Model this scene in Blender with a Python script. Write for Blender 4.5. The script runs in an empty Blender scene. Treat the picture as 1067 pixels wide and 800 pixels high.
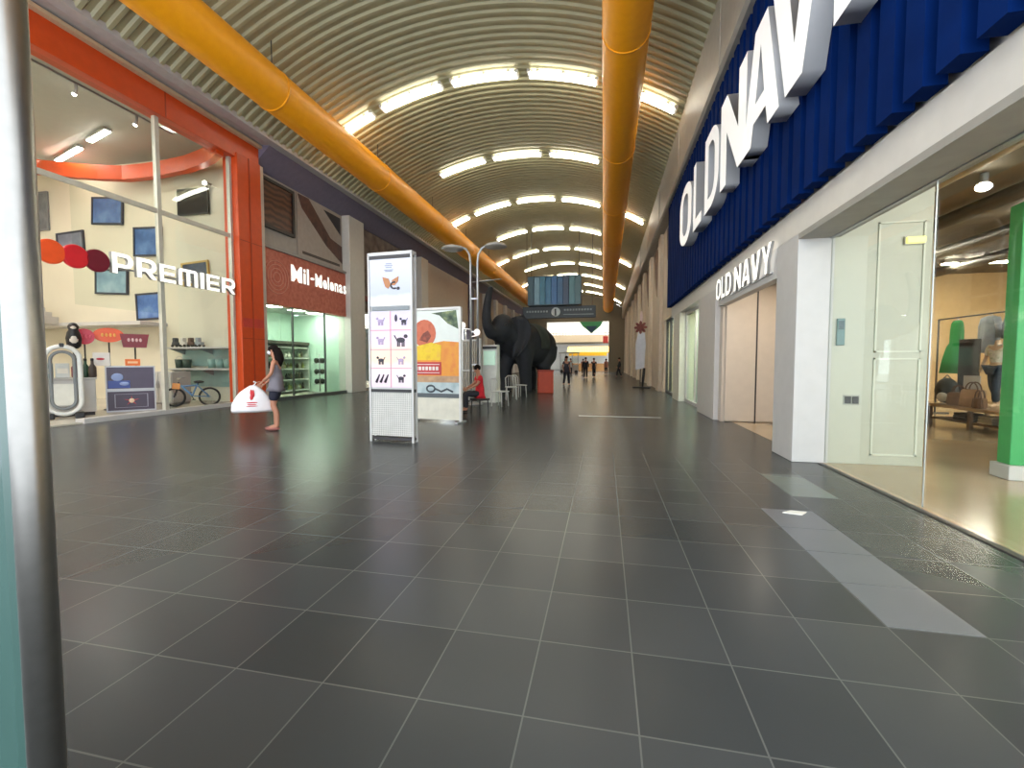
import bpy, bmesh, math, random
from mathutils import Vector, Matrix
random.seed(7)
SC = bpy.context.scene
COL = SC.collection
PI = math.pi

# ------------------------------------------------------------------ colours / materials
def lin(c):
    c = c / 255.0
    return c / 12.92 if c <= 0.04045 else ((c + 0.055) / 1.055) ** 2.4
def rgb(r, g, b): return (lin(r), lin(g), lin(b), 1.0)

MATS = {}
def mat(name, col, rough=0.5, metal=0.0, emit=0.0, var=0.06, scale=6.0, ecol=None, spec=0.5, bump=0.0):
    if name in MATS: return MATS[name]
    m = bpy.data.materials.new(name); m.use_nodes = True
    nt = m.node_tree; b = nt.nodes['Principled BSDF']
    c = rgb(*col)
    b.inputs['Roughness'].default_value = rough
    b.inputs['Metallic'].default_value = metal
    b.inputs['Specular IOR Level'].default_value = spec
    tc = nt.nodes.new('ShaderNodeTexCoord')
    nz = nt.nodes.new('ShaderNodeTexNoise'); nz.inputs['Scale'].default_value = scale
    nz.inputs['Detail'].default_value = 3
    nt.links.new(tc.outputs['Object'], nz.inputs['Vector'])
    rp = nt.nodes.new('ShaderNodeValToRGB')
    rp.color_ramp.elements[0].position = 0.3; rp.color_ramp.elements[1].position = 0.7
    rp.color_ramp.elements[0].color = tuple(x * (1 - var) for x in c[:3]) + (1,)
    rp.color_ramp.elements[1].color = tuple(min(1, x * (1 + var)) for x in c[:3]) + (1,)
    nt.links.new(nz.outputs['Fac'], rp.inputs['Fac'])
    nt.links.new(rp.outputs['Color'], b.inputs['Base Color'])
    if bump:
        bp = nt.nodes.new('ShaderNodeBump'); bp.inputs['Strength'].default_value = bump
        nt.links.new(nz.outputs['Fac'], bp.inputs['Height']); nt.links.new(bp.outputs['Normal'], b.inputs['Normal'])
    if emit:
        b.inputs['Emission Color'].default_value = rgb(*(ecol or col))
        b.inputs['Emission Strength'].default_value = emit
    MATS[name] = m
    return m

def glass_mat(name, tint=(235, 245, 240), refl=0.9):
    m = bpy.data.materials.new(name); m.use_nodes = True
    nt = m.node_tree; nt.nodes.clear()
    out = nt.nodes.new('ShaderNodeOutputMaterial')
    tr = nt.nodes.new('ShaderNodeBsdfTransparent'); tr.inputs['Color'].default_value = rgb(*tint)
    gl = nt.nodes.new('ShaderNodeBsdfGlossy'); gl.inputs['Roughness'].default_value = 0.02
    fr = nt.nodes.new('ShaderNodeFresnel'); fr.inputs['IOR'].default_value = 1.45
    mu = nt.nodes.new('ShaderNodeMath'); mu.operation = 'MULTIPLY'; mu.inputs[1].default_value = refl
    mx = nt.nodes.new('ShaderNodeMixShader')
    nt.links.new(fr.outputs['Fac'], mu.inputs[0]); nt.links.new(mu.outputs[0], mx.inputs['Fac'])
    nt.links.new(tr.outputs['BSDF'], mx.inputs[1]); nt.links.new(gl.outputs['BSDF'], mx.inputs[2])
    nt.links.new(mx.outputs['Shader'], out.inputs['Surface'])
    MATS[name] = m
    return m

def floor_mat():
    m = bpy.data.materials.new('dark_floor_tile'); m.use_nodes = True
    nt = m.node_tree; b = nt.nodes['Principled BSDF']
    tc = nt.nodes.new('ShaderNodeTexCoord')
    mp = nt.nodes.new('ShaderNodeMapping'); mp.inputs['Location'].default_value = (1.52 + 0.413 * 60, -1.535 + 0.45 * 30, 0)
    br = nt.nodes.new('ShaderNodeTexBrick')
    br.offset = 0.0; br.squash = 1.0
    br.inputs['Scale'].default_value = 1.0
    br.inputs['Brick Width'].default_value = 0.413
    br.inputs['Row Height'].default_value = 0.45
    br.inputs['Mortar Size'].default_value = 0.0035
    br.inputs['Mortar Smooth'].default_value = 0.15
    br.inputs['Bias'].default_value = 0.0
    br.inputs['Color1'].default_value = rgb(55, 57, 57)
    br.inputs['Color2'].default_value = rgb(66, 68, 68)
    br.inputs['Mortar'].default_value = rgb(92, 93, 90)
    nt.links.new(tc.outputs['Object'], mp.inputs['Vector']); nt.links.new(mp.outputs['Vector'], br.inputs['Vector'])
    nz = nt.nodes.new('ShaderNodeTexNoise'); nz.inputs['Scale'].default_value = 1.6; nz.inputs['Detail'].default_value = 2
    nt.links.new(tc.outputs['Object'], nz.inputs['Vector'])
    mx = nt.nodes.new('ShaderNodeMixRGB'); mx.blend_type = 'MULTIPLY'; mx.inputs['Fac'].default_value = 0.3
    rp = nt.nodes.new('ShaderNodeValToRGB')
    rp.color_ramp.interpolation = 'EASE'; rp.color_ramp.elements[0].position = 0.0; rp.color_ramp.elements[0].color = (0.7, 0.7, 0.7, 1)
    rp.color_ramp.elements[1].position = 1.0; rp.color_ramp.elements[1].color = (1, 1, 1, 1)
    nt.links.new(nz.outputs['Fac'], rp.inputs['Fac'])
    nt.links.new(br.outputs['Color'], mx.inputs['Color1']); nt.links.new(rp.outputs['Color'], mx.inputs['Color2'])
    nt.links.new(mx.outputs['Color'], b.inputs['Base Color'])
    r2 = nt.nodes.new('ShaderNodeMapRange')
    r2.inputs['To Min'].default_value = 0.23; r2.inputs['To Max'].default_value = 0.27
    nt.links.new(nz.outputs['Fac'], r2.inputs['Value']); nt.links.new(r2.outputs['Result'], b.inputs['Roughness'])
    b.inputs['Specular IOR Level'].default_value = 0.2
    MATS['floor'] = m
    return m

def stripe_mat(name, c1, c2, scale, axis='Z', rough=0.6, dist=0.0):
    m = bpy.data.materials.new(name); m.use_nodes = True
    nt = m.node_tree; b = nt.nodes['Principled BSDF']; b.inputs['Roughness'].default_value = rough
    tc = nt.nodes.new('ShaderNodeTexCoord')
    w = nt.nodes.new('ShaderNodeTexWave'); w.bands_direction = axis; w.inputs['Scale'].default_value = scale
    w.inputs['Distortion'].default_value = dist; w.inputs['Detail'].default_value = 2
    rp = nt.nodes.new('ShaderNodeValToRGB'); rp.color_ramp.elements[0].color = rgb(*c1); rp.color_ramp.elements[1].color = rgb(*c2)
    nt.links.new(tc.outputs['Object'], w.inputs['Vector']); nt.links.new(w.outputs['Fac'], rp.inputs['Fac'])
    nt.links.new(rp.outputs['Color'], b.inputs['Base Color'])
    MATS[name] = m
    return m

def blotch_mat(name, cols, scale=3.0, rough=0.5, detail=4, pos=None):
    """poster / mural print: several colours laid over a noise"""
    m = bpy.data.materials.new(name); m.use_nodes = True
    nt = m.node_tree; b = nt.nodes['Principled BSDF']; b.inputs['Roughness'].default_value = rough
    tc = nt.nodes.new('ShaderNodeTexCoord')
    nz = nt.nodes.new('ShaderNodeTexNoise'); nz.inputs['Scale'].default_value = scale; nz.inputs['Detail'].default_value = detail
    rp = nt.nodes.new('ShaderNodeValToRGB')
    n = len(cols)
    while len(rp.color_ramp.elements) < n: rp.color_ramp.elements.new(0.5)
    for i, c in enumerate(cols):
        rp.color_ramp.elements[i].position = pos[i] if pos else 0.3 + 0.4 * i / max(1, n - 1)
        rp.color_ramp.elements[i].color = rgb(*c)
    nt.links.new(tc.outputs['Object'], nz.inputs['Vector']); nt.links.new(nz.outputs['Fac'], rp.inputs['Fac'])
    nt.links.new(rp.outputs['Color'], b.inputs['Base Color'])
    MATS[name] = m
    return m

floor_mat()
GLASS = glass_mat('shop_glass', (248, 251, 249), 0.13)
GREENGLASS = glass_mat('greenish_glass', (234, 247, 241), 0.2)
M_VAULT = mat('vault_sheet', (166, 161, 129), 0.5, 0.0, var=0.05, scale=2)
M_GUT = mat('gutter_grey', (182, 178, 176), 0.5)
M_CREAMLEDGE = mat('cream_ledge', (205, 180, 145), 0.5)
M_ORANGE = mat('orange_paint', (206, 74, 22), 0.42, var=0.05)
M_DUCT = mat('yellow_duct', (255, 166, 12), 0.5, var=0.05)
M_WHITE = mat('white_paint', (190, 188, 186), 0.45, var=0.03)
M_FASCIA = mat('fascia_white', (205, 200, 193), 0.3, var=0.03)
M_GREYW = mat('grey_wall', (148, 143, 138), 0.6)
M_BEIGE = mat('beige_wall', (206, 188, 166), 0.6, var=0.08, scale=1.5)
M_BEIGE2 = mat('beige_door', (190, 177, 162), 0.35, var=0.03)
M_CREAM = mat('cream_wall', (214, 206, 186), 0.6, var=0.03, scale=1)
M_GREENISH = mat('pale_wall', (210, 206, 188), 0.6, var=0.03, scale=1)
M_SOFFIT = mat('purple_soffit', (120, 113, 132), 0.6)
M_NAVY = mat('navy_steel', (5, 32, 84), 0.75, 0.0, var=0.15, scale=2, spec=0.03)
M_LETTER = mat('letter_white_glow', (236, 236, 236), 0.4, emit=0.16, var=0.01)  # slight glow added to brighten the faces of unlit letters
M_LETTERSIDE = mat('letter_side', (188, 188, 190), 0.4, var=0.02)
M_SIGNLIT = mat('lit_letter', (255, 253, 245), 0.4, emit=0.36, var=0.01)
M_SIGNSIDE = mat('letter_return', (150, 148, 144), 0.5, var=0.02)
M_TUBE = mat('light_tube', (255, 250, 232), 0.4, emit=6.5, var=0.0)
M_TUBEIN = mat('shop_light', (255, 250, 238), 0.4, emit=18.0, var=0.0)
M_STEEL = mat('brushed_steel', (140, 138, 134), 0.36, 1.0, var=0.05, scale=40)
M_BLACK = mat('black_plastic', (22, 22, 24), 0.45)
M_DARK = mat('dark_grey', (52, 50, 52), 0.55)
M_CHROME = mat('grey_metal', (170, 170, 172), 0.35, 0.8)
M_TAN = mat('tan_store_floor', (168, 148, 120), 0.16, var=0.08, scale=0.8)
M_PALEFLOOR = mat('pale_store_floor', (190, 184, 170), 0.25, var=0.05, scale=1)
M_SKIN = mat('skin', (176, 122, 96), 0.55, var=0.04)
M_HAIR = mat('dark_hair', (26, 20, 18), 0.5)

# ------------------------------------------------------------------ mesh builder
class MB:
    def __init__(s): s.bm = bmesh.new(); s.mi = 0
    def _set(s, fs):
        for f in fs: f.material_index = s.mi
    def box(s, x0, x1, y0, y1, z0, z1, bev=0.0):
        r = bmesh.ops.create_cube(s.bm, size=1.0)
        vs = r['verts']
        bmesh.ops.scale(s.bm, vec=(abs(x1 - x0), abs(y1 - y0), abs(z1 - z0)), verts=vs)
        bmesh.ops.translate(s.bm, vec=((x0 + x1) / 2, (y0 + y1) / 2, (z0 + z1) / 2), verts=vs)
        fs = {f for v in vs for f in v.link_faces}; s._set(fs)
        if bev > 0:
            es = list({e for v in vs for e in v.link_edges})
            r = bmesh.ops.bevel(s.bm, geom=es, offset=bev, segments=2, affect='EDGES', profile=0.5)
            s._set(r['faces'])
        return s
    def tube(s, pts, r, n=10, cap=True, closed=False):
        pts = [Vector(p) for p in pts]
        k = len(pts)
        rs = r if isinstance(r, (list, tuple)) else [r] * k
        rings = []
        prev = None
        for i, p in enumerate(pts):
            a = pts[(i - 1) % k] if (closed or i > 0) else p
            b = pts[(i + 1) % k] if (closed or i < k - 1) else p
            t = (b - a)
            if t.length < 1e-9: t = Vector((0, 0, 1))
            t.normalize()
            if prev is None:
                u = t.orthogonal().normalized()
            else:
                u = prev - t * prev.dot(t)
                u = u.normalized() if u.length > 1e-6 else t.orthogonal().normalized()
            prev = u
            w = t.cross(u)
            rings.append([s.bm.verts.new(p + (u * math.cos(2 * PI * j / n) + w * math.sin(2 * PI * j / n)) * rs[i]) for j in range(n)])
        fs = []
        m = k if closed else k - 1
        for i in range(m):
            A, B = rings[i], rings[(i + 1) % k]
            for j in range(n):
                f = s.bm.faces.new((A[j], A[(j + 1) % n], B[(j + 1) % n], B[j])); f.smooth = True; fs.append(f)
        if cap and not closed:
            fs.append(s.bm.faces.new(rings[0][::-1])); fs.append(s.bm.faces.new(rings[-1]))
        s._set(fs)
        return s
    def ball(s, c, r, seg=14, rings=9, rot=None):
        rr = r if isinstance(r, (tuple, list)) else (r, r, r)
        q = bmesh.ops.create_uvsphere(s.bm, u_segments=seg, v_segments=rings, radius=1.0)
        M = Matrix.Translation(c) @ (rot.to_matrix().to_4x4() if rot else Matrix()) @ Matrix.Diagonal((rr[0], rr[1], rr[2], 1))
        bmesh.ops.transform(s.bm, matrix=M, verts=q['verts'])
        fs = {f for v in q['verts'] for f in v.link_faces}
        for f in fs: f.smooth = True
        s._set(fs)
        return s
    def disc(s, c, axis, r, th, n=28, rz=None):
        """short cylinder centred on c along axis, elliptical if rz given"""
        a = Vector(axis).normalized()
        s.tube([Vector(c) - a * th / 2, Vector(c) + a * th / 2], r, n)
        for f in s.bm.faces: pass
        return s
    def prism(s, poly, axis, a0, a1):
        """extrude a 2-D polygon. axis 'x': poly=(y,z); 'y': (x,z); 'z': (x,y)"""
        def P(u, v, a): return {'x': (a, u, v), 'y': (u, a, v), 'z': (u, v, a)}[axis]
        A = [s.bm.verts.new(P(u, v, a0)) for u, v in poly]; B = [s.bm.verts.new(P(u, v, a1)) for u, v in poly]
        fs = [s.bm.faces.new(A), s.bm.faces.new(B[::-1])]
        n = len(poly)
        for i in range(n): fs.append(s.bm.faces.new((A[i], B[i], B[(i + 1) % n], A[(i + 1) % n])))
        s._set(fs)
        return s
    def lathe(s, prof, c=(0, 0, 0), n=20):
        rings = []
        for r, z in prof:
            rings.append([s.bm.verts.new((c[0] + max(r, 1e-4) * math.cos(2 * PI * j / n), c[1] + max(r, 1e-4) * math.sin(2 * PI * j / n), c[2] + z)) for j in range(n)])
        fs = []
        for A, B in zip(rings, rings[1:]):
            for j in range(n):
                f = s.bm.faces.new((A[j], A[(j + 1) % n], B[(j + 1) % n], B[j])); f.smooth = True; fs.append(f)
        fs += [s.bm.faces.new(rings[0][::-1]), s.bm.faces.new(rings[-1])]
        s._set(fs)
        return s
    def add_mesh(s, me, M=None):
        n0 = len(s.bm.verts); f0 = len(s.bm.faces)
        s.bm.from_mesh(me)
        s.bm.verts.ensure_lookup_table(); s.bm.faces.ensure_lookup_table()
        if M is not None: bmesh.ops.transform(s.bm, matrix=M, verts=s.bm.verts[n0:])
        s._set(s.bm.faces[f0:])
        return s
    def move(s, M):
        bmesh.ops.transform(s.bm, matrix=M, verts=s.bm.verts[:]); return s
    def build(s, name, mats, parent=None, origin=None):
        if origin is not None: bmesh.ops.translate(s.bm, vec=-Vector(origin), verts=s.bm.verts[:])
        bmesh.ops.recalc_face_normals(s.bm, faces=s.bm.faces[:])
        me = bpy.data.meshes.new(name); s.bm.to_mesh(me); s.bm.free()
        for m in (mats if isinstance(mats, (list, tuple)) else [mats]): me.materials.append(m)
        o = bpy.data.objects.new(name, me); COL.objects.link(o)
        if parent: o.parent = parent
        if origin is not None: o.location = origin
        return o

def tag(o, label, cat, group=None):
    o['label'] = label; o['category'] = cat
    if group: o['group'] = group
    return o
def thing(name, label, cat, loc=(0, 0, 0), rz=0.0, group=None):
    o = bpy.data.objects.new(name, None); COL.objects.link(o)
    o.location = loc; o.rotation_euler = (0, 0, rz)
    o.empty_display_size = 0.1
    return tag(o, label, cat, group)
def struct(name, mb, m, parent=None):
    o = mb.build(name, m, parent)
    if not parent: o['kind'] = 'structure'
    return o
def sempty(name, loc=(0, 0, 0)):
    o = bpy.data.objects.new(name, None); COL.objects.link(o); o.location = loc; o['kind'] = 'structure'; return o
def dup(root, loc, rot, label=None, group=None):
    r = root.copy(); COL.objects.link(r); r.location = loc; r.rotation_euler = rot
    if label: r['label'] = label
    if group: r['group'] = group
    for ch in list(root.children):
        c = ch.copy(); COL.objects.link(c); c.parent = r
        for g in list(ch.children):
            d = g.copy(); COL.objects.link(d); d.parent = c
    return r
def bx(*a, bev=0.0): return MB().box(*a, bev=bev)

# ------------------------------------------------------------------ letters
def arc(cx, cy, rx, ry, a0, a1, n=10):
    return [(cx + rx * math.cos(a0 + (a1 - a0) * i / n), cy + ry * math.sin(a0 + (a1 - a0) * i / n)) for i in range(n + 1)]
def glyph(ch, t=0.24, h=0.17):
    """outlines in a unit box; t = upright stroke width, h = bar height"""
    if ch == 'O':
        out = arc(.5, .7, .5, .3, 0, PI) + arc(.5, .3, .5, .3, PI, 2 * PI)
        inn = arc(.5, .68, .5 - t, .3 - h * .9, 0, PI) + arc(.5, .32, .5 - t, .3 - h * .9, PI, 2 * PI)
        return [out, inn]
    if ch == 'L': return [[(0, 0), (1, 0), (1, h), (t * 1.15, h), (t * 1.15, 1), (0, 1)]]
    if ch == 'D':
        out = [(0, 0), (.45, 0)] + arc(.45, .35, .55, .35, -PI / 2, 0) + arc(.45, .65, .55, .35, 0, PI / 2) + [(.45, 1), (0, 1)]
        inn = [(t, h), (.45, h)] + arc(.45, .38, .55 - t, .38 - h, -PI / 2, 0) + arc(.45, .62, .55 - t, .38 - h, 0, PI / 2) + [(t, 1 - h)]
        return [out, inn]
    if ch == 'N': return [[(0, 0), (t, 0), (t, .58), (1 - t, 0), (1, 0), (1, 1), (1 - t, 1), (1 - t, .42), (t, 1), (0, 1)]]
    if ch == 'A':
        return [[(0, 0), (t, 0), (t + .06, .18), (1 - t - .06, .18), (1 - t, 0), (1, 0), (.5 + t * .62, 1), (.5 - t * .62, 1)],
                [(t + .11, .34), (1 - t - .11, .34), (.5, .8)]]
    if ch == 'V': return [[(.5 - t * .6, 0), (.5 + t * .6, 0), (1, 1), (1 - t * 1.1, 1), (.5, .3), (t * 1.1, 1), (0, 1)]]
    if ch == 'Y': return [[(.5 - t / 2, 0), (.5 + t / 2, 0), (.5 + t / 2, .4), (1, 1), (1 - t * 1.1, 1), (.5, .6), (t * 1.1, 1), (0, 1), (.5 - t / 2, .4)]]
    if ch == 'I': return [[(0, 0), (1, 0), (1, 1), (0, 1)]]
    if ch == 'E': return [[(0, 0), (1, 0), (1, h), (t, h), (t, .5 - h * .45), (.92, .5 - h * .45), (.92, .5 + h * .45), (t, .5 + h * .45), (t, 1 - h), (1, 1 - h), (1, 1), (0, 1)]]
    if ch == 'P':
        return [[(0, 0), (t, 0), (t, .3)] + [(.65, .3)] + arc(.65, .65, .35, .35, -PI / 2, PI / 2) + [(0, 1)],
                [(t, .3 + h), (.62, .3 + h)] + arc(.62, .65, .14, .35 - h, -PI / 2, PI / 2) + [(t, 1 - h)]]
    if ch == 'R':
        return [[(0, 0), (t, 0), (t, .34), (.45, .34), (.74, 0), (1, 0), (.74, .33)] + arc(.66, .66, .34, .34, -PI / 2 + .3, PI / 2) + [(0, 1)],
                [(t, .34 + h), (.62, .34 + h)] + arc(.62, .665, .14, .325 - h, -PI / 2, PI / 2) + [(t, 1 - h)]]
    if ch == 'M':
        w = t * .8
        return [[(0, 0), (w, 0), (w, 1 - h), (.5 - w / 2, 1 - h), (.5 - w / 2, 0), (.5 + w / 2, 0), (.5 + w / 2, 1 - h), (1 - w, 1 - h), (1 - w, 0), (1, 0)]
                + arc(.85, .78, .15, .22, 0, PI / 2, 6) + arc(.15, .78, .15, .22, PI / 2, PI, 6)]
    return [[(0, 0), (1, 0), (1, 1), (0, 1)]]

def curve_to_mesh(cu, name):
    o = bpy.data.objects.new(name, cu); COL.objects.link(o)
    dg = bpy.context.evaluated_depsgraph_get(); dg.update()
    me = bpy.data.meshes.new_from_object(o.evaluated_get(dg))
    bpy.data.objects.remove(o); bpy.data.curves.remove(cu)
    return me
def letter_mesh(ch, w, h, d, t=0.24, hh=0.17):
    """front faces +z, x right, y up; lower-left corner at the origin; back at z = 0"""
    cu = bpy.data.curves.new('glyph', 'CURVE'); cu.dimensions = '2D'; cu.fill_mode = 'BOTH'; cu.extrude = d / 2
    for loop in glyph(ch, t, hh):
        pts = []
        for p in loop:
            if not pts or (abs(p[0] - pts[-1][0]) + abs(p[1] - pts[-1][1])) > 1e-4: pts.append(p)
        sp = cu.splines.new('POLY'); sp.points.add(len(pts) - 1)
        for q, p in zip(sp.points, pts): q.co = (p[0] * w, p[1] * h, 0, 1)
        sp.use_cyclic_u = True
    me = curve_to_mesh(cu, 'letter')
    for v in me.vertices: v.co.z += d / 2
    return me
def text_mesh(txt, size, d, bold=0.0, width=None):
    cu = bpy.data.curves.new('txt', 'FONT'); cu.body = txt; cu.size = size; cu.extrude = d / 4; cu.offset = bold
    cu.resolution_u = 3
    me = curve_to_mesh(cu, 'txt')
    if width:
        xs = [v.co.x for v in me.vertices]; k = width / (max(xs) - min(xs)); x0 = min(xs)
        for v in me.vertices: v.co.x = (v.co.x - x0) * k
    return me
def frame_matrix(o, xdir, ydir):
    x = Vector(xdir).normalized(); y = Vector(ydir).normalized(); z = x.cross(y)
    M = Matrix((x, y, z)).transposed().to_4x4(); M.translation = Vector(o); return M
def letter_obj(me, name, mats, parent, M):
    mb = MB(); mb.add_mesh(me, M); o = mb.build(name, mats[0] if isinstance(mats, (list, tuple)) else mats, parent)
    if isinstance(mats, (list, tuple)) and len(mats) > 1:
        o.data.materials.append(mats[1])
        z = (M.to_3x3() @ Vector((0, 0, 1))).normalized()
        for p in o.data.polygons: p.material_index = 0 if abs(p.normal.dot(z)) > 0.7 else 1
    return o

# ================================================================== THE HALL
VX, VR, VTOP = -3.7, 10.5, 10.1           # vault axis, radius, crown height
def vz(x, r=VR): return VTOP - VR + math.sqrt(r * r - (x - VX) ** 2)
XL, XR = -10.8, 2.4
YEND = 59.0

# floor
fl = MB(); fl.box(-10.75, 2.72, -3.0, YEND + 20, -0.12, 0.0); struct('floor', fl, MATS['floor'])
f2 = MB(); f2.box(2.72, 14.0, -1.5, 20.5, -0.12, 0.004); struct('floor_store_right', f2, M_TAN)
f3 = MB(); f3.box(-24, -10.75, 1.0, 12.4, -0.12, 0.03); f3.box(-24, -10.75, 12.4, YEND, -0.12, 0.02); struct('floor_store_left', f3, M_PALEFLOOR)
ft = MB(); ft.box(2.69, 2.75, -1.5, 6.3, -0.02, 0.008); struct('trim_1', ft, mat('threshold', (48, 46, 44), .4))
# strip of lighter floor tiles
M_LTILE = mat('light_tile', (94, 96, 102), 0.3, var=0.05, scale=2)
tl = MB()
for k in range(4): tl.box(1.375, 1.78, 2.44 + .45 * k, 2.884 + .45 * k, -0.01, 0.0025)
struct('floor_tile_strip', tl, M_LTILE)
tl = MB()
for k in range(2): tl.box(1.79, 2.19, 4.69 + .45 * k, 5.134 + .45 * k, -0.01, 0.0025)
struct('floor_pale_patch', tl, mat('pale_patch', (96, 105, 99), .22, var=.05, scale=2))  # pale greenish patch of two rectangles laid on the floor
ex = MB(); ex.box(-0.6, 1.3, 10.72, 10.78, -0.01, 0.004); struct('trim_2', ex, mat('joint_strip', (205, 202, 192), .35, .3))

# vault: corrugated sheet following the arch
me = bpy.data.meshes.new('ceiling'); vs = []; fs = []
a0 = math.asin((-9.93 - VX) / VR); a1 = math.asin((2.2 - VX) / VR)
NA = 44; rows = []
y = -1.5; per = 0.27
while y < YEND:
    for dy, d in ((0, 0), (.08, 0), (.12, .045), (.23, .045)): rows.append((y + dy, d))
    y += per
for (yy, d) in rows:
    for i in range(NA + 1):
        a = a0 + (a1 - a0) * i / NA
        vs.append((VX + (VR + d) * math.sin(a), yy, VTOP - VR + (VR + d) * math.cos(a)))
for j in range(len(rows) - 1):
    for i in range(NA):
        p = j * (NA + 1) + i; fs.append((p, p + 1, p + NA + 2, p + NA + 1))
me.from_pydata(vs, [], fs); me.materials.append(M_VAULT); me.update()
vault = bpy.data.objects.new('ceiling', me); COL.objects.link(vault); vault['kind'] = 'structure'

# gutter beams under the two springings
g = MB(); g.prism([(-11.3, 8.12), (-10.2, 7.98), (-9.95, 8.0), (-9.9, 8.16), (-10.0, 8.34), (-11.3, 8.5)], 'y', 0.5, YEND)
struct('trim_3', g, M_GUT)
g = MB()
g.prism([(2.1, 6.95), (2.16, 6.9), (2.55, 6.9), (2.55, 8.5), (2.16, 8.5), (2.1, 8.42)], 'y', -1.0, YEND)
for yy in (9.4, 14.2, 19.0, 23.8, 28.6): g.box(2.085, 2.11, yy - .03, yy + .03, 6.95, 8.4)
struct('trim_4', g, mat('gutter_right', (160, 154, 144), .5))
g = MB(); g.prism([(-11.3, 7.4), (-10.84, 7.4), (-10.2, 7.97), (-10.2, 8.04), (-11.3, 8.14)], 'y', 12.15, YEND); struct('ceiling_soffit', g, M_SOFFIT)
# end gable with the opening to the bright food court
g = MB()
pts = [(-10.8, 6.6), (3.0, 6.6), (3.0, 8.2)]
for i in range(13):
    x = 2.2 + (-10.15 - 2.2) * i / 12; pts.append((x, vz(x)))
pts += [(-10.8, 8.1)]
g.prism(pts, 'y', YEND, YEND + .3)
g.box(0.5, 3.0, YEND, YEND + .3, 0, 6.6); g.box(-10.8, -7.6, YEND, YEND + .3, 0, 6.6)
struct('wall_end', g, mat('gable', (120, 110, 92), .6))

# ------------------------------------------------------------------ right-hand wall
W = MB()
W.box(2.5, 2.7, 0.5, 17.3, 2.97, 8.4)                     # backing wall over the shop
W.box(2.4, 2.5, 0.0, 17.3, 2.93, 3.28)                    # white fascia band
struct('wall_right_fascia', W, M_FASCIA)
W = MB(); W.box(2.4, 2.86, 0.0, 6.33, 2.86, 2.93); struct('ceiling_entrance', W, mat('grey_soffit', (150, 146, 138), .5))
W = MB(); W.box(2.4, 2.82, 6.33, 7.03, 0.0, 2.93, bev=.008); struct('column_right', W, M_WHITE)
W = MB(); W.box(2.4, 2.55, 7.03, 10.35, 2.5, 2.93); struct('lintel_right', W, M_WHITE)
W = MB(); W.box(2.4, 2.9, 10.6, 12.4, 0.0, 2.93, bev=.01); struct('column_right_second', W, mat('grey_column', (196, 192, 188), .45, var=.03))
W = MB(); W.box(2.5, 3.8, 10.36, 10.6, 0.0, 3.0); struct('wall_recess', W, M_BEIGE2)
W = MB(); W.box(3.72, 3.8, 6.7, 10.4, 0, 3.0); W.box(2.9, 3.72, 6.62, 6.7, 0, 3.0); struct('wall_recess_side', W, M_BEIGE2)
W = MB(); W.box(2.5, 3.8, 6.52, 10.5, 3.0, 3.1); struct('ceiling_recess', W, M_WHITE)
# folded beige doors that close the recess, one dark gap between the leaves
d = sempty('door_2', (0, 0, 0))
mb = MB(); mb.box(2.56, 3.155, 10.3, 10.35, 0.02, 2.9, bev=.006); mb.build('leaf', M_BEIGE2, d)
mb = MB(); mb.box(3.18, 3.71, 10.3, 10.35, 0.02, 2.9, bev=.006); mb.build('leaf', M_BEIGE2, d)
mb = MB(); mb.box(3.155, 3.18, 10.29, 10.345, 0.0, 2.9); mb.build('gap_strip', M_DARK, d)
# display window beyond
w = sempty('window_1', (0, 0, 0))
mb = MB(); mb.box(2.64, 2.655, 12.4, 15.4, 0.1, 2.85); mb.build('pane', GREENGLASS, w)
mb = MB()
for (a, b, c, e) in ((12.4, 15.4, 0, .1), (12.4, 15.4, 2.83, 2.93), (12.4, 12.48, .1, 2.83), (15.32, 15.4, .1, 2.83), (13.88, 13.93, .1, 2.83)):
    mb.box(2.6, 2.7, a, b, c, e)
mb.build('frame', M_WHITE, w)
W = MB(); W.box(2.4, 2.9, 15.4, 16.75, 0.0, 2.93, bev=.01); struct('column_right_third', W, mat('pale_column', (205, 203, 190), .45, var=.06, scale=9))
# glazed entrance beyond the sign
w = sempty('door_3', (0, 0, 0))
mb = MB(); mb.box(2.62, 2.635, 16.75, 20.0, 0.1, 3.0); mb.build('pane', GREENGLASS, w)
mb = MB()
for a in (16.75, 17.8, 18.9, 19.95): mb.box(2.58, 2.68, a, a + .07, 0, 3.05)
mb.box(2.58, 2.68, 16.75, 20, 3.0, 3.08); mb.box(2.58, 2.68, 16.75, 20, 0, .1)
mb.build('frame', M_DARK, w)
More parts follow.
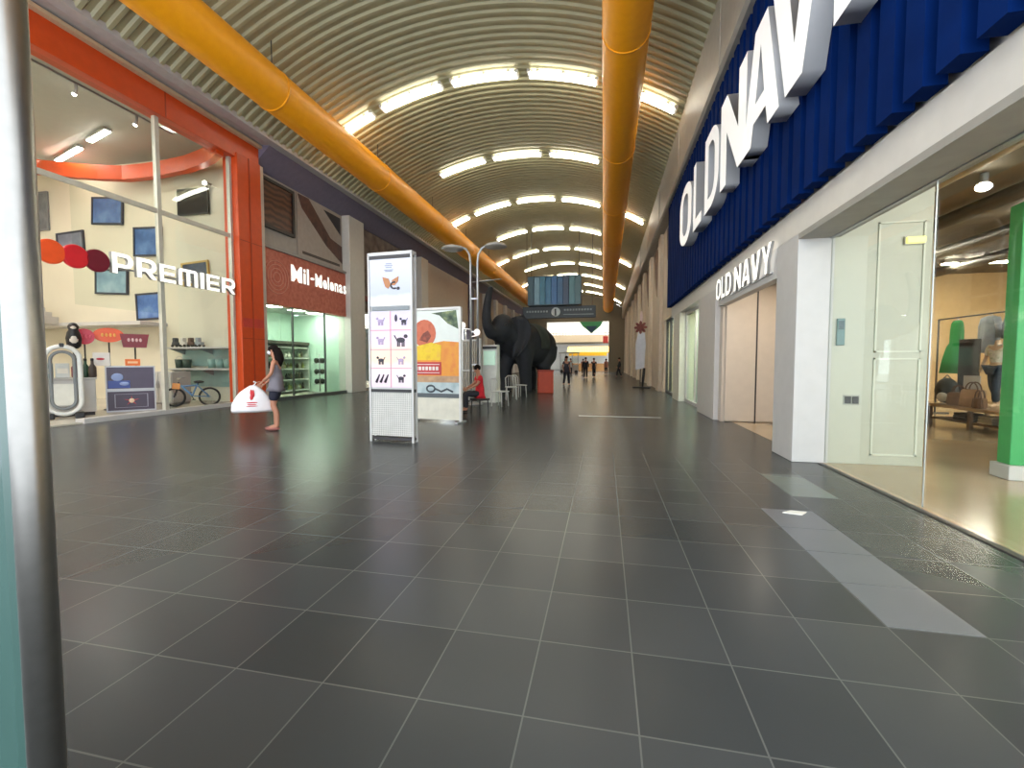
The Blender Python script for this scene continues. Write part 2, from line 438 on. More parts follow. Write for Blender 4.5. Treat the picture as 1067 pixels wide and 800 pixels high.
# the long beige wall running away
W = MB()
W.box(2.5, 2.9, 17.3, 20.1, 3.08, 8.4)
W.box(2.5, 2.9, 20.1, YEND, 0, 8.4)
struct('wall_right', W, M_BEIGE)
yy = 20.6; k = 0
while yy < 57:
    W = MB(); W.box(2.36, 2.52, yy, yy + .9, 0, 6.9, bev=.02)
    W.box(2.33, 2.52, yy - .05, yy + .95, 0, .25)
    struct('column_wall', W, mat('pilaster_a', (222, 206, 184), .55) if k % 2 else mat('pilaster_b', (200, 182, 160), .55))
    yy += 4.3; k += 1
M_MURAL = blotch_mat('brown_mural', [(70, 44, 40), (128, 96, 80), (166, 144, 122)], 1.3, .7)
for k, yy in enumerate((17.3, 22.0, 26.3, 30.6, 34.9)):
    mb = MB(); mb.prism([(yy, 4.2), (yy + 1.1, 4.6), (yy + 2.0, 5.6), (yy + 2.1, 6.75), (yy + .9, 6.8), (yy + .2, 5.9)], 'x', 2.47, 2.51)
    o = mb.build('wall_mural', M_MURAL, None, origin=(2.5, yy, 4.2))
    tag(o, ['brown mural patch on the beige wall, first beyond the navy sign', 'brown mural patch above the first pilaster gap of the beige wall',
            'brown mural patch, third along the beige wall past the navy sign', 'brown mural patch, fourth along the beige wall past the navy sign',
            'farthest brown mural patch on the long beige wall'][k], 'mural', 'brown mural patches on the beige wall')

# big navy corrugated sign with white letters
sg = thing('shop_sign', 'huge navy ribbed sign panel with giant white block letters over the right-hand shop', 'sign', (2.4, 9.0, 3.3))
mb = MB()
yy = 1.42
while yy < 17.1:
    mb.box(-.16, .0, yy - 9, yy + .215 - 9, 0.0, 3.62)
    mb.box(-.012, 0.0, yy + .2 - 9, yy + .36 - 9, .12, 3.62)
    yy += .348
mb.build('ribbed_panel', M_NAVY, sg)
LET = [('O', 13.1, 11.45), ('L', 11.2, 10.3), ('D', 10.0, 8.85), ('N', 8.72, 7.25), ('A', 7.38, 5.95), ('V', 6.25, 4.85), ('Y', 5.2, 3.75)]
for ch, ya, yb in LET:
    me_ = letter_mesh(ch, ya - yb, 1.5, .22, t=.27, hh=.15)
    letter_obj(me_, 'letter', (M_LETTER, M_LETTERSIDE), sg, frame_matrix((-.18, ya - 9, 1.04), (0, -1, 0), (0, 0, 1)))
# small lit sign over the recessed entrance
ss = thing('shop_sign', 'small lit white letter sign above the beige recessed doors', 'sign', (2.38, 8.7, 2.58))
mb = MB(); mb.box(-.0, .02, -1.5, 1.45, .02, .05); mb.build('rail', M_LETTERSIDE, ss)
yy = 10.22
for ch, wd in (('O', .37), ('L', .26), ('D', .37), (' ', .1), ('N', .41), ('A', .43), ('V', .42), ('Y', .4)):
    if ch != ' ':
        me_ = letter_mesh(ch, wd, .43, .04, t=.25, hh=.16)
        letter_obj(me_, 'letter', (M_SIGNLIT, M_SIGNSIDE), ss, frame_matrix((-.02, yy - 8.7, .02), (0, -1, 0), (0, 0, 1)))
    yy -= wd + .06

# right-hand shop: glass front, white panel wall, ceiling, rear walls
w = sempty('window_2', (0, 0, 0))
for k, (a, b) in enumerate(((4.55, 6.33), (2.75, 4.53), (.9, 2.73))):
    mb = MB(); mb.box(2.775, 2.79, a, b, .012, 2.88); mb.build('pane', GLASS, w)
mb = MB()
mb.box(2.76, 2.80, .9, 6.33, 2.85, 2.9)
for a in (4.54, 2.74): mb.box(2.778, 2.788, a - .004, a + .004, .01, 2.86)
mb.build('frame', M_CHROME, w)
W = MB(); W.box(2.82, 3.88, 6.36, 6.5, 0.0, 4.2, bev=.006); struct('wall_panel', W, mat('panel_white', (182, 181, 165), .35, var=.02))
d = sempty('door_4', (0, 0, 0))
mb = MB()
for (x0, x1, z0, z1) in ((3.3, 3.8, .12, 1.35), (3.3, 3.8, 1.42, 3.02)):
    for (a, b, c, e) in ((x0, x1, z0, z0 + .02), (x0, x1, z1 - .02, z1), (x0, x0 + .02, z0, z1), (x1 - .02, x1, z0, z1)): mb.box(a, b, 6.345, 6.365, c, e)
mb.build('panel_moulding', mat('moulding_white', (205, 206, 190), .35, var=.02), d)
W = MB()
W.box(6.72, 7.1, 11.6, 12.0, 0, 4.2); struct('column_store', W, mat('store_beige', (214, 198, 162), .5, var=.03))
W = MB(); W.box(3.87, 14, 17.4, 17.6, 0, 4.2); W.box(13.8, 14, -1.5, 17.5, 0, 4.2); W.box(2.85, 3.3, 6.5, 6.62, 0, 4.2)
W.box(3.8, 3.87, 6.5, 17.5, 0, 4.2)
struct('wall_store_back', W, mat('store_wall', (206, 176, 128), .5, var=.04))
W = MB(); W.box(2.7, 14, -1.5, 17.6, 4.2, 4.3); struct('ceiling_store', W, mat('store_ceiling', (112, 104, 88), .7))

# light switch, thermostat, emergency light on the white panel wall
t = thing('thermostat', 'small teal-grey access panel at the edge of the white store panel', 'panel', (2.92, 6.36, 1.68))
mb = MB(); mb.box(-.045, .045, -.025, 0, -.17, .17, bev=.006); mb.build('case', mat('teal_grey', (92, 124, 124), .4), t)
mb = MB(); mb.box(-.03, .03, -.03, -.024, .03, .14); mb.build('screen', mat('dark_teal', (50, 76, 80), .2), t)
t = thing('switch_plate', 'dark double switch plate low on the white store panel', 'switch', (3.07, 6.36, .82))
mb = MB(); mb.box(-.09, .09, -.012, 0, -.06, .06, bev=.004); mb.build('plate', mat('switch_frame', (150, 150, 140), .4), t)
for s in (-1, 1):
    mb = MB(); mb.box(s * .042 - .035, s * .042 + .035, -.022, -.01, -.045, .045, bev=.004); mb.build('rocker', M_BLACK, t)
t = thing('emergency_light', 'small glowing yellow lamp high on the white store panel', 'lamp', (3.68, 6.345, 2.78))
mb = MB(); mb.box(-.1, .1, -.04, 0, -.04, .04, bev=.01); mb.build('lens', mat('yellow_lens', (250, 235, 130), .3, emit=.5), t)
mb = MB(); mb.box(-.11, .11, -.012, 0.0, -.05, .05, bev=.004); mb.build('base', M_WHITE, t)

# ------------------------------------------------------------------ left-hand wall
W = MB(); W.box(-11.05, -10.55, 11.25, 12.15, 0, 7.42, bev=.02); struct('column_orange', W, M_ORANGE)
mb = MB(); mb.box(-10.56, -10.535, 11.3, 12.1, 2.35, 2.62); struct('trim_5', mb, mat('red_band', (196, 60, 48), .4))
mb = MB()
for z in (2.0, 4.9): mb.box(-10.555, -10.54, 11.27, 12.13, z, z + .02)
mb.box(-10.555, -10.53, 11.66, 11.7, 0, 7.4)
struct('trim_6', mb, mat('orange_joint', (165, 56, 18), .5))
W = MB(); W.box(-11.0, -10.6, 2.0, 12.15, 7.28, 8.1, bev=.01); struct('beam_orange', W, M_ORANGE)
W = MB(); W.box(-10.62, -10.46, 2.0, 12.15, 7.9, 7.98); struct('trim_7', W, M_CREAMLEDGE)
W = MB()
for a in (6.2, 9.15): W.box(-10.62, -10.592, a, a + .03, 7.3, 7.98)
struct('trim_8', W, mat('orange_joint', (165, 56, 18), .5))
# curved orange band hanging inside the glass
pts = [(-10.75, 10.75), (-11.4, 11.1), (-11.9, 11.28), (-12.7, 11.5), (-13.6, 11.62), (-14.5, 11.68), (-15.3, 11.66), (-16.0, 11.45), (-16.6, 11.2), (-17.2, 10.88), (-17.9, 10.4), (-18.6, 9.8)]
W = MB()
n = len(pts); poly = pts + [(x + .02, y + .22) for x, y in pts[::-1]]
W.prism(poly, 'z', 7.18, 7.62); struct('beam_curved', W, M_ORANGE)
# shop walls
W = MB(); W.box(-24, -10.9, 12.2, 12.4, 0, 8.0); struct('wall_left_partition', W, M_CREAM)
W = MB(); W.box(-13.8, -11.05, 12.12, 12.2, 0.03, 7.4); struct('wall_left_side', W, M_GREENISH)
W = MB(); W.box(-24, -10.9, 1.0, 12.3, 7.95, 8.1); struct('ceiling_left', W, mat('ceiling_grey', (182, 180, 172), .6, var=.03))
W = MB(); W.box(-24.2, -24, 1.0, 12.4, 0, 8.0); W.box(-24, -10.9, .8, 1.0, 0, 8.0); struct('wall_left_back', W, M_CREAM)
# glazing of the first shop
w = sempty('window_3', (0, 0, 0))
YY = [2.0, 5.3, 9.05, 11.25]
for a, b in zip(YY, YY[1:]):
    for z0, z1 in ((.1, 4.95), (5.05, 7.28)):
        if a == 5.3 and z0 == .1: continue                  # the open shop entrance
        mb = MB(); mb.box(-10.805, -10.795, a + .04, b - .04, z0, z1); mb.build('pane', GLASS, w)
mb = MB(); mb.box(-10.805, -10.795, 7.2, 9.0, 2.5, 4.95); mb.build('pane', GLASS, w)
M_MULL = mat('pale_mullion', (196, 194, 182), .4, .2)
mb = MB()
mb.box(-10.85, -10.75, 9.0, 9.1, 0, 7.28); mb.box(-10.83, -10.77, 2.0, 11.25, 4.95, 5.06)
mb.box(-10.86, -10.75, 11.17, 11.25, 0, 7.28)
mb.build('frame', M_MULL, w)
mb = MB(); mb.box(-10.95, -10.7, 7.2, 11.25, 0.0, .1); mb.build('sill', M_WHITE, w)

# second shop: brick-red fascia, glass, grey wall above
W = MB(); W.box(-11.2, -10.85, 12.15, 17.0, 5.06, 7.42); struct('wall_left_upper', W, mat('upper_grey', (158, 152, 146), .6))
W = MB(); W.box(-11.1, -10.72, 12.15, 17.0, 3.22, 5.0, bev=.01); struct('wall_left_fascia', W, blotch_mat('brick_red', [(176, 90, 72), (192, 106, 86), (202, 120, 98)], 9, .6))
W = MB(); W.box(-10.9, -10.66, 12.12, 17.0, 5.0, 5.1); struct('trim_9', W, mat('grey_ledge', (150, 144, 138), .5))
W = MB(); W.box(-10.95, -10.6, 12.15, 12.32, 0, 7.42); struct('column_slim', W, mat('pale_column_left', (196, 180, 166), .5))
W = MB(); W.box(-11.1, -10.5, 16.95, 18.1, 0, 7.42, bev=.015); struct('column_grey', W, mat('column_grey', (200, 195, 187), .5, var=.03))
w = sempty('window_4', (0, 0, 0))
for a, b in ((12.35, 13.72), (13.76, 15.55), (15.6, 16.95)):
    mb = MB(); mb.box(-10.805, -10.795, a, b, .1, 3.22); mb.build('pane', GREENGLASS, w)
mb = MB()
for a in (13.72, 15.55): mb.box(-10.83, -10.77, a, a + .045, .1, 3.22)
mb.box(-10.86, -10.74, 12.32, 16.95, 0, .1)
mb.build('frame', mat('dark_mullion', (70, 74, 72), .4), w)
W = MB(); W.box(-13.6, -13.4, 12.4, 17.2, 0, 3.6); W.box(-13.5, -10.85, 17.0, 17.15, 0, 3.3); struct('wall_left_shop', W, mat('mint_wall', (196, 222, 206), .6, var=.03))
W = MB(); W.box(-13.5, -10.9, 12.4, 17.1, 3.35, 3.45); struct('ceiling_left_shop', W, M_WHITE)
# dark upper wall, third shop front with pastel window, then the blank beige fascia
W = MB(); W.box(-11.2, -10.9, 18.1, 24.6, 3.6, 7.42); struct('wall_left_dark', W, blotch_mat('dark_upper', [(84, 70, 64), (116, 102, 94), (132, 118, 108)], 2.2, .7))
W = MB(); W.box(-11.1, -10.5, 24.4, 25.4, 0, 7.42, bev=.015); struct('column_grey_second', W, mat('column_grey', (200, 195, 187), .5))
W = MB(); W.box(-11.0, -10.7, 25.4, 34.0, 4.0, 7.42, bev=.01)
W.box(-10.72, -10.69, 29.6, 29.68, 4.0, 7.42); struct('wall_left_blank', W, mat('blank_beige', (196, 178, 160), .6, var=.04))
W = MB(); W.box(-11.1, -10.5, 34.0, 35.0, 0, 7.42); struct('column_violet', W, mat('violet_column', (74, 66, 88), .5))
W = MB(); W.box(-11.1, -10.8, 35.0, YEND, 0, 7.42)
struct('wall_left', W, mat('far_left_wall', (164, 150, 136), .6))
for k in range(5):
    yy = 38.5 + 4.2 * k
    W = MB(); W.box(-10.82, -10.55, yy, yy + .8, 0, 7.42); struct('column_far', W, mat('column_grey', (200, 195, 187), .5))
W = MB(); W.box(-13.2, -13.0, 17.2, 34, 0, 4.2); W.box(-13.1, -10.9, 25.0, 25.1, 0, 4); struct('wall_left_rear', W, mat('pale_rear', (214, 212, 208), .6, var=.05))
W = MB(); W.box(-13.1, -10.9, 17.2, 34, 4.2, 4.3); struct('ceiling_left_rear', W, M_WHITE)
for k, (a, b, z1) in enumerate(((18.1, 24.4, 3.6), (25.4, 34.0, 4.0))):
    w = sempty('window_%d' % (5 + k), (0, 0, 0))
    mb = MB(); mb.box(-10.905, -10.895, a, b, .1, z1); mb.build('pane', GLASS, w)
    mb = MB(); mb.box(-10.95, -10.85, a, b, 0, .1); mb.box(-10.95, -10.85, a, b, z1 - .06, z1)
    q = a
    while q <= b + .01: mb.box(-10.94, -10.86, q - .03, q + .03, .1, z1); q += (b - a) / 4
    mb.build('frame', M_CHROME, w)
# small red sign on the dark wall
t = tag(bx(-10.88, -10.8, 18.4, 19.3, 4.1, 4.35, bev=.02).build('shop_sign', mat('dark_red', (120, 36, 30), .5), origin=(-10.88, 18.85, 4.1)), 'small dark red sign bar on the dark wall past the grey column', 'sign')

# ------------------------------------------------------------------ ducts under the vault
def duct(name, label, x, z, r0, r1, ytop):
    t = thing(name, label, 'air duct', (x, 0, z))
    mb = MB(); n = 30
    mb.tube([(0, -1.2 + (ytop + 1.2) * i / n, 0) for i in range(n + 1)], [r0 + (r1 - r0) * i / n for i in range(n + 1)], 24)
    mb.build('duct_tube', M_DUCT, t)
    for i in range(1, 12):
        yy = 5.2 * i - .6; r = r0 + (r1 - r0) * (yy + 1.2) / (ytop + 1.2) + .012
        mb = MB(); mb.tube([(0, yy - .03, 0), (0, yy + .03, 0)], r, 24)
        mb.build('joint_band', M_DUCT, t)
    for i in range(1, 12):
        yy = 5.2 * i - .6
        mb = MB(); mb.tube([(0, yy, r0), (0, yy, vz(x) - z + .06)], .012, 6); mb.build('hanger', M_DARK, t)
    return t
duct('air_duct', 'long round yellow duct hanging along the left side of the vault', -8.1, 8.0, .46, .62, 58)
duct('air_duct', 'long round yellow duct hanging along the right side of the vault', .37, 8.2, .46, .62, 58)

# ------------------------------------------------------------------ strip lights: arcs across the vault
ORD = ['nearest', 'second', 'third', 'fourth', 'fifth', 'sixth', 'seventh', 'eighth', 'ninth']
PLACE = ['far left', 'left', 'crown', 'right', 'far right']
proto = None
def strip_curve(r, half, y):
    return [(r * math.sin(a), y, r * math.cos(a) - VR) for a in [half * (2 * i / 8 - 1) for i in range(9)]]
for k in range(9):
    yy = 13.5 + 5.2 * k
    slots = [-2, -1, 0, 1, 2] if k % 2 == 0 else [-1, 0, 1]
    if k in (0, 4): yy += 0.0
    for s in slots:
        a = s * .233
        lab = '%s strip light in the %s lit arc of the vault' % ({-2: 'outer left', -1: 'inner left', 0: 'middle', 1: 'inner right', 2: 'outer right'}[s], ORD[k])
        loc = (VX + (VR - .03) * math.sin(a), yy, VTOP - VR + (VR - .03) * math.cos(a))
        if proto is None:
            proto = thing('strip_light', lab, 'ceiling light', loc, 0, 'strip lights in arcs across the vault')
            mb = MB()
            P = strip_curve(VR - .05, .098, 0)
            for p, q in zip(P, P[1:]):
                mb.tube([p, q], .03, 6)
            for e in (P[0], P[-1]): mb.box(e[0] - .05, e[0] + .05, -.16, .16, e[2] - .03, e[2] + .05)
            for p in P[1:-1:3]: mb.box(p[0] - .03, p[0] + .03, -.12, .12, p[2] - .02, p[2] + .06)
            mb.build('housing', M_WHITE, proto)
            for dy in (-.085, .085):
                mb = MB(); mb.tube(strip_curve(VR - .09, .096, dy), .048, 8); mb.build('tube', M_TUBE, proto)
            proto.rotation_euler = (0, a, 0)
        else:
            dup(proto, loc, (0, a, 0), lab)

# ================================================================== PEOPLE
def skin_mesh(verts, edges, root, sub=2, smooth_br=0.6):
    """verts: {key: (co, r or (rx, ry))} -> continuous skinned mesh"""
    keys = list(verts); idx = {k: i for i, k in enumerate(keys)}
    me = bpy.data.meshes.new('skin'); me.from_pydata([verts[k][0] for k in keys], [(idx[a], idx[b]) for a, b in edges], [])
    o = bpy.data.objects.new('skin', me); COL.objects.link(o)
    md = o.modifiers.new('s', 'SKIN'); md.branch_smoothing = smooth_br
    for k in keys:
        r = verts[k][1]; sv = me.skin_vertices[0].data[idx[k]]
        sv.radius = r if isinstance(r, tuple) else (r, r); sv.use_root = (k == root)
    if sub:
        m2 = o.modifiers.new('d', 'SUBSURF'); m2.levels = sub; m2.render_levels = sub
    dg = bpy.context.evaluated_depsgraph_get(); dg.update()
    out = bpy.data.meshes.new_from_object(o.evaluated_get(dg))
    bpy.data.objects.remove(o); bpy.data.meshes.remove(me)
    for p in out.polygons: p.use_smooth = True
    return out

BASE = dict(pelvis=(0, 0, .93), spine=(0, 0, 1.08), chest=(0, .005, 1.27), neck=(0, .015, 1.43), head0=(0, -.005, 1.52), head1=(0, -.015, 1.60), head2=(0, -.005, 1.665),
            hipL=(.09, 0, .88), kneeL=(.095, -.02, .49), calfL=(.097, .02, .36), ankL=(.1, .02, .085), toeL=(.115, -.13, .035),
            hipR=(-.09, 0, .88), kneeR=(-.095, -.02, .49), calfR=(-.097, .02, .36), ankR=(-.1, .02, .085), toeR=(-.115, -.13, .035),
            shoL=(.165, .01, 1.385), elbL=(.215, .03, 1.12), wriL=(.235, -.04, .885), shoR=(-.165, .01, 1.385), elbR=(-.215, .03, 1.12), wriR=(-.235, -.04, .885))
RAD = dict(pelvis=(.15, .105), spine=(.125, .095), chest=(.145, .105), neck=.055, head0=.07, head1=.088, head2=.062, hipL=.09, kneeL=.058, calfL=.056, ankL=.038, toeL=.034,
           shoL=.056, elbL=.042, wriL=.028)
for k in list(RAD):
    if k.endswith('L'): RAD[k[:-1] + 'R'] = RAD[k]
EDG = [('pelvis', 'spine'), ('spine', 'chest'), ('chest', 'neck'), ('neck', 'head0'), ('head0', 'head1'), ('head1', 'head2')]
for s_ in 'LR':
    EDG += [('pelvis', 'hip' + s_), ('hip' + s_, 'knee' + s_), ('knee' + s_, 'calf' + s_), ('calf' + s_, 'ank' + s_), ('ank' + s_, 'toe' + s_), ('chest', 'sho' + s_), ('sho' + s_, 'elb' + s_), ('elb' + s_, 'wri' + s_)]

def hand(mb, wrist, elbow, side, S, curl=.9):
    w = Vector(wrist); d = (w - Vector(elbow)).normalized()
    lat = Vector((0, -1, 0)) - d * d.dot(Vector((0, -1, 0)))
    lat = lat.normalized() if lat.length > .05 else Vector((0, 0, 1))
    nrm = d.cross(lat) * (-1 if side == 'L' else 1)
    mb.ball(w + d * .045 * S, (.022 * S, .022 * S, .05 * S), 10, 8, d.to_track_quat('Z', 'Y'))
    for i, L in enumerate((.066, .076, .07, .055)):
        b = w + d * .08 * S + lat * (.027 - .018 * i) * S
        p = [b]; ang = .25
        for q in (.42, .33, .25):
            p.append(p[-1] + (d * math.cos(ang) + nrm * math.sin(ang)) * L * q * S); ang += curl * .6
        mb.tube(p, [.0095 * S, .009 * S, .008 * S, .006 * S], 6)
    b = w + d * .03 * S + lat * .02 * S
    mb.tube([b, b + (lat * .03 + d * .02) * S, b + (lat * .04 + d * .055 + nrm * .015) * S], [.012 * S, .0105 * S, .008 * S], 6)

def person(name, label, loc, rz, H, top, bottom, shoe=(30, 30, 32), hair='short', hair_col=(26, 20, 18), skin=(176, 122, 96), pose=None, sleeve='short', legs='long',
           group=None, headrot=0, fem=False, mask=False, hipw=1.0, top_mat=None):
    S = H / 1.7
    J = dict(BASE)
    if pose: J.update(pose)
    J = {k: Vector(v) * S for k, v in J.items()}
    R = dict(RAD)
    if fem:
        R['chest'] = (.125, .1); R['spine'] = (.108, .088); R['shoL'] = R['shoR'] = .046; R['elbL'] = R['elbR'] = .036
        for q in 'LR': J['sho' + q].x *= .9
    def rr(k, g=1.0, a=0.0):
        r = R[k]; r = r if isinstance(r, tuple) else (r, r)
        return (r[0] * S * g + a, r[1] * S * g + a)
    t = thing(name, label, 'person', loc, rz, group)
    ms = mat('skin_%d_%d_%d' % skin, skin, .55, var=.04)
    body = skin_mesh({k: (J[k], rr(k)) for k in J}, EDG, 'pelvis', 2)
    mb = MB(); mb.add_mesh(body); bpy.data.meshes.remove(body)
    hc = J['head1']; hd = (J['head2'] - J['head0']).normalized()
    face = Vector((math.sin(headrot), -math.cos(headrot), 0)); sidev = Vector((math.cos(headrot), math.sin(headrot), 0))
    mb.ball(hc + face * .088 * S - hd * .01 * S, (.013 * S, .02 * S, .02 * S), 8, 6)          # nose
    mb.ball(hc + face * .066 * S - hd * .075 * S, (.034 * S, .026 * S, .022 * S), 8, 6)       # chin
    for q in (-1, 1): mb.ball(hc + sidev * q * .083 * S - hd * .005 * S, (.012 * S, .02 * S, .03 * S), 8, 6)
    for q in 'LR': hand(mb, J['wri' + q], J['elb' + q], q, S)
    mb.build('body', ms, t)
    mb = MB()
    for q in (-1, 1): mb.ball(hc + face * .079 * S + sidev * q * .032 * S + hd * .012 * S, (.012 * S, .008 * S, .007 * S), 8, 6)
    mb.build('eyes', M_BLACK, t)
    if not mask:
        mb = MB(); mb.ball(hc + face * .085 * S - hd * .045 * S, (.022 * S, .01 * S, .007 * S), 8, 6); mb.build('mouth', mat('lips', (150, 80, 76), .5), t)
    else:
        mb = MB(); mb.ball(hc + face * .052 * S - hd * .042 * S, (.066 * S, .056 * S, .05 * S), 12, 8); mb.build('face_mask', mat('mask_white', (225, 232, 235), .7), t)
    # hair
    mb = MB()
    mb.ball(hc - face * .014 * S + hd * .028 * S, (.098 * S, .1 * S, .088 * S), 14, 10)
    if hair == 'long':
        mb.tube([hc - face * .05 * S + hd * .03 * S, hc - face * .085 * S - hd * .07 * S, hc - face * .1 * S - hd * .17 * S, hc - face * .085 * S - hd * .27 * S, hc - face * .075 * S - hd * .34 * S],
                [.08 * S, .088 * S, .088 * S, .066 * S, .025 * S], 12)
    mb.build('hair', mat('hair_%d_%d_%d' % hair_col, hair_col, .85, spec=.1), t)
    # top
    V = {'hem': (J['pelvis'] - (J['spine'] - J['pelvis']).normalized() * .09 * S, rr('pelvis', 1.02, .022 * S)), 'pelvis': (J['pelvis'] + (J['spine'] - J['pelvis']) * .1, rr('pelvis', 1.08, .02 * S)), 'spine': (J['spine'], rr('spine', 1.1, .014 * S)), 'chest': (J['chest'], rr('chest', 1.06, .012 * S)),
         'col': (J['chest'] + (J['neck'] - J['chest']) * .72, (.075 * S, .065 * S))}
    E_ = [('hem', 'pelvis'), ('pelvis', 'spine'), ('spine', 'chest'), ('chest', 'col')]
    for q in 'LR':
        V['sho' + q] = (J['sho' + q], rr('sho' + q, 1.1, .012 * S)); E_.append(('chest', 'sho' + q))
        if sleeve == 'short': V['elb' + q] = (J['sho' + q] + (J['elb' + q] - J['sho' + q]) * .62, rr('elb' + q, 1.2, .012 * S)); E_.append(('sho' + q, 'elb' + q))
        elif sleeve == 'long':
            V['elb' + q] = (J['elb' + q], rr('elb' + q, 1.15, .012 * S)); V['wri' + q] = (J['elb' + q] + (J['wri' + q] - J['elb' + q]) * .93, rr('wri' + q, 1.2, .012 * S))
            E_ += [('sho' + q, 'elb' + q), ('elb' + q, 'wri' + q)]
        elif sleeve == 'none': V['sho' + q] = (J['sho' + q] * .93 + J['chest'] * .07, rr('sho' + q, .95, .006 * S))
    m_ = skin_mesh(V, E_, 'pelvis', 2); mb = MB(); mb.add_mesh(m_); bpy.data.meshes.remove(m_)
    mb.build('top', top_mat or mat('cloth_%d_%d_%d' % top, top, .8, var=.1, scale=14), t)
    # trousers / shorts
    V = {'pelvis': (J['pelvis'], rr('pelvis', 1.05, .01 * S)), 'waist': (J['pelvis'] + (J['spine'] - J['pelvis']) * .4, rr('pelvis', .98, .006 * S))}
    E_ = [('pelvis', 'waist')]
    for q in 'LR':
        V['hip' + q] = (J['hip' + q], rr('hip' + q, 1.08, .012 * S)); E_.append(('pelvis', 'hip' + q))
        if legs == 'long':
            V['knee' + q] = (J['knee' + q], rr('knee' + q, 1.15, .012 * S)); V['ank' + q] = (J['calf' + q] + (J['ank' + q] - J['calf' + q]) * .92, rr('ank' + q, 1.4, .012 * S))
            E_ += [('hip' + q, 'knee' + q), ('knee' + q, 'ank' + q)]
        else:
            V['knee' + q] = (J['hip' + q] + (J['knee' + q] - J['hip' + q]) * .78, rr('knee' + q, 1.4, .016 * S)); E_.append(('hip' + q, 'knee' + q))
    m_ = skin_mesh(V, E_, 'pelvis', 2); mb = MB(); mb.add_mesh(m_); bpy.data.meshes.remove(m_)
    mb.build('shorts' if legs == 'short' else 'trousers', mat('cloth_%d_%d_%d' % bottom, bottom, .8, var=.1, scale=14), t)
    for q in 'LR':
        mb = MB(); a, b = J['ank' + q], J['toe' + q]
        c = a * .45 + b * .55; c.z = max(.03 * S, c.z * .6)
        dv = (b - a); dv.z = 0
        rot = dv.normalized().to_track_quat('-Y', 'Z') if dv.length > .01 else None
        mb.ball(Vector((c.x, c.y, min(a.z, b.z) - .035 * S + .036 * S)), (.048 * S, .135 * S, .036 * S), 12, 8, rot)
        mb.build('shoe', mat('shoe_%d_%d_%d' % shoe, shoe, .5), t)
    return t

WALK = dict(kneeL=(.09, -.16, .50), calfL=(.095, -.16, .37), ankL=(.1, -.2, .1), toeL=(.11, -.34, .06), kneeR=(-.09, .04, .49), calfR=(-.095, .13, .38), ankR=(-.1, .22, .11), toeR=(-.11, .09, .04),
            elbR=(-.22, -.03, 1.13), wriR=(-.22, -.17, .93), elbL=(.22, .1, 1.13), wriL=(.23, .06, .88))
SIT = dict(pelvis=(0, 0, .52), spine=(0, 0, .68), chest=(0, -.02, .87), neck=(0, -.03, 1.03), head0=(0, -.06, 1.12), head1=(0, -.08, 1.195), head2=(0, -.075, 1.26), hipL=(.09, -.03, .5), hipR=(-.09, -.03, .5),
           kneeL=(.11, -.42, .5), kneeR=(-.11, -.42, .5), calfL=(.11, -.42, .36), calfR=(-.11, -.42, .36), ankL=(.11, -.4, .085), ankR=(-.11, -.4, .085), toeL=(.12, -.55, .035), toeR=(-.12, -.55, .035),
           shoL=(.165, -.01, .985), shoR=(-.165, -.01, .985), elbL=(.2, -.12, .76), elbR=(-.2, -.12, .76), wriL=(.14, -.34, .66), wriR=(-.14, -.34, .66))

M_STRIPETOP = stripe_mat('striped_grey_cloth', (92, 88, 98), (140, 134, 140), 20, 'Z', .8)
WOM = dict(kneeL=(.08, -.04, .49), calfL=(.085, .02, .37), ankL=(.085, .03, .09), toeL=(.1, -.12, .04), kneeR=(-.07, -.09, .5), calfR=(-.075, -.04, .37), ankR=(-.07, -.05, .085), toeR=(-.08, -.2, .035),
           spine=(0, .01, 1.08), chest=(0, .02, 1.27), neck=(0, .01, 1.43), head0=(0, -.03, 1.52), head1=(0, -.045, 1.595), head2=(0, -.04, 1.66),
           elbL=(.22, -.02, 1.13), wriL=(.14, -.2, .98), elbR=(-.22, -.02, 1.13), wriR=(-.1, -.24, .93))
wom = person('person', 'woman in striped grey top and navy shorts carrying a big white shopping bag', (-6.11, 7.29, 0), math.radians(-68), 1.62, (110, 105, 112), (20, 22, 40), (150, 90, 80), 'long',
             pose=WOM, sleeve='none', legs='short', fem=True, mask=True, top_mat=M_STRIPETOP)
# her bag: soft gathered plastic bag
bag = thing('shopping_bag', 'white plastic shopping bag with red print held by the woman', 'bag', (-6.48, 7.1, .36), math.radians(38))
mb = MB()
prof = [(.02, .24, .07), (.0, .33, .11), (.05, .35, .12), (.16, .33, .12), (.28, .27, .1), (.38, .2, .08), (.45, .12, .05), (.5, .05, .03)]
rings = []
for i, (z, a, b) in enumerate(prof):
    ring = []
    for j in range(28):
        th = 2 * PI * j / 28; w = 1 + .06 * math.sin(5 * th + i) * (i > 1)
        ring.append(mb.bm.verts.new((a * w * math.cos(th) + .05 * (z - .1), b * w * math.sin(th), z)))
    rings.append(ring)
for A, B in zip(rings, rings[1:]):
    for j in range(28):
        f = mb.bm.faces.new((A[j], A[(j + 1) % 28], B[(j + 1) % 28], B[j])); f.smooth = True
mb.bm.faces.new(rings[0][::-1]); mb.bm.faces.new(rings[-1])
mb.build('sack', mat('bag_white', (232, 226, 226), .4, var=.04), bag)
mb = MB()
for s in (-1, 1): mb.tube([(.0, s * .02, .48), (.05, s * .03, .52), (.07, s * .025, .56), (.03, s * .02, .57)], .011, 8)
mb.build('handle', mat('bag_white', (232, 226, 226), .4), bag)
M_REDP = mat('bag_red', (200, 40, 50), .5)
mb = MB()
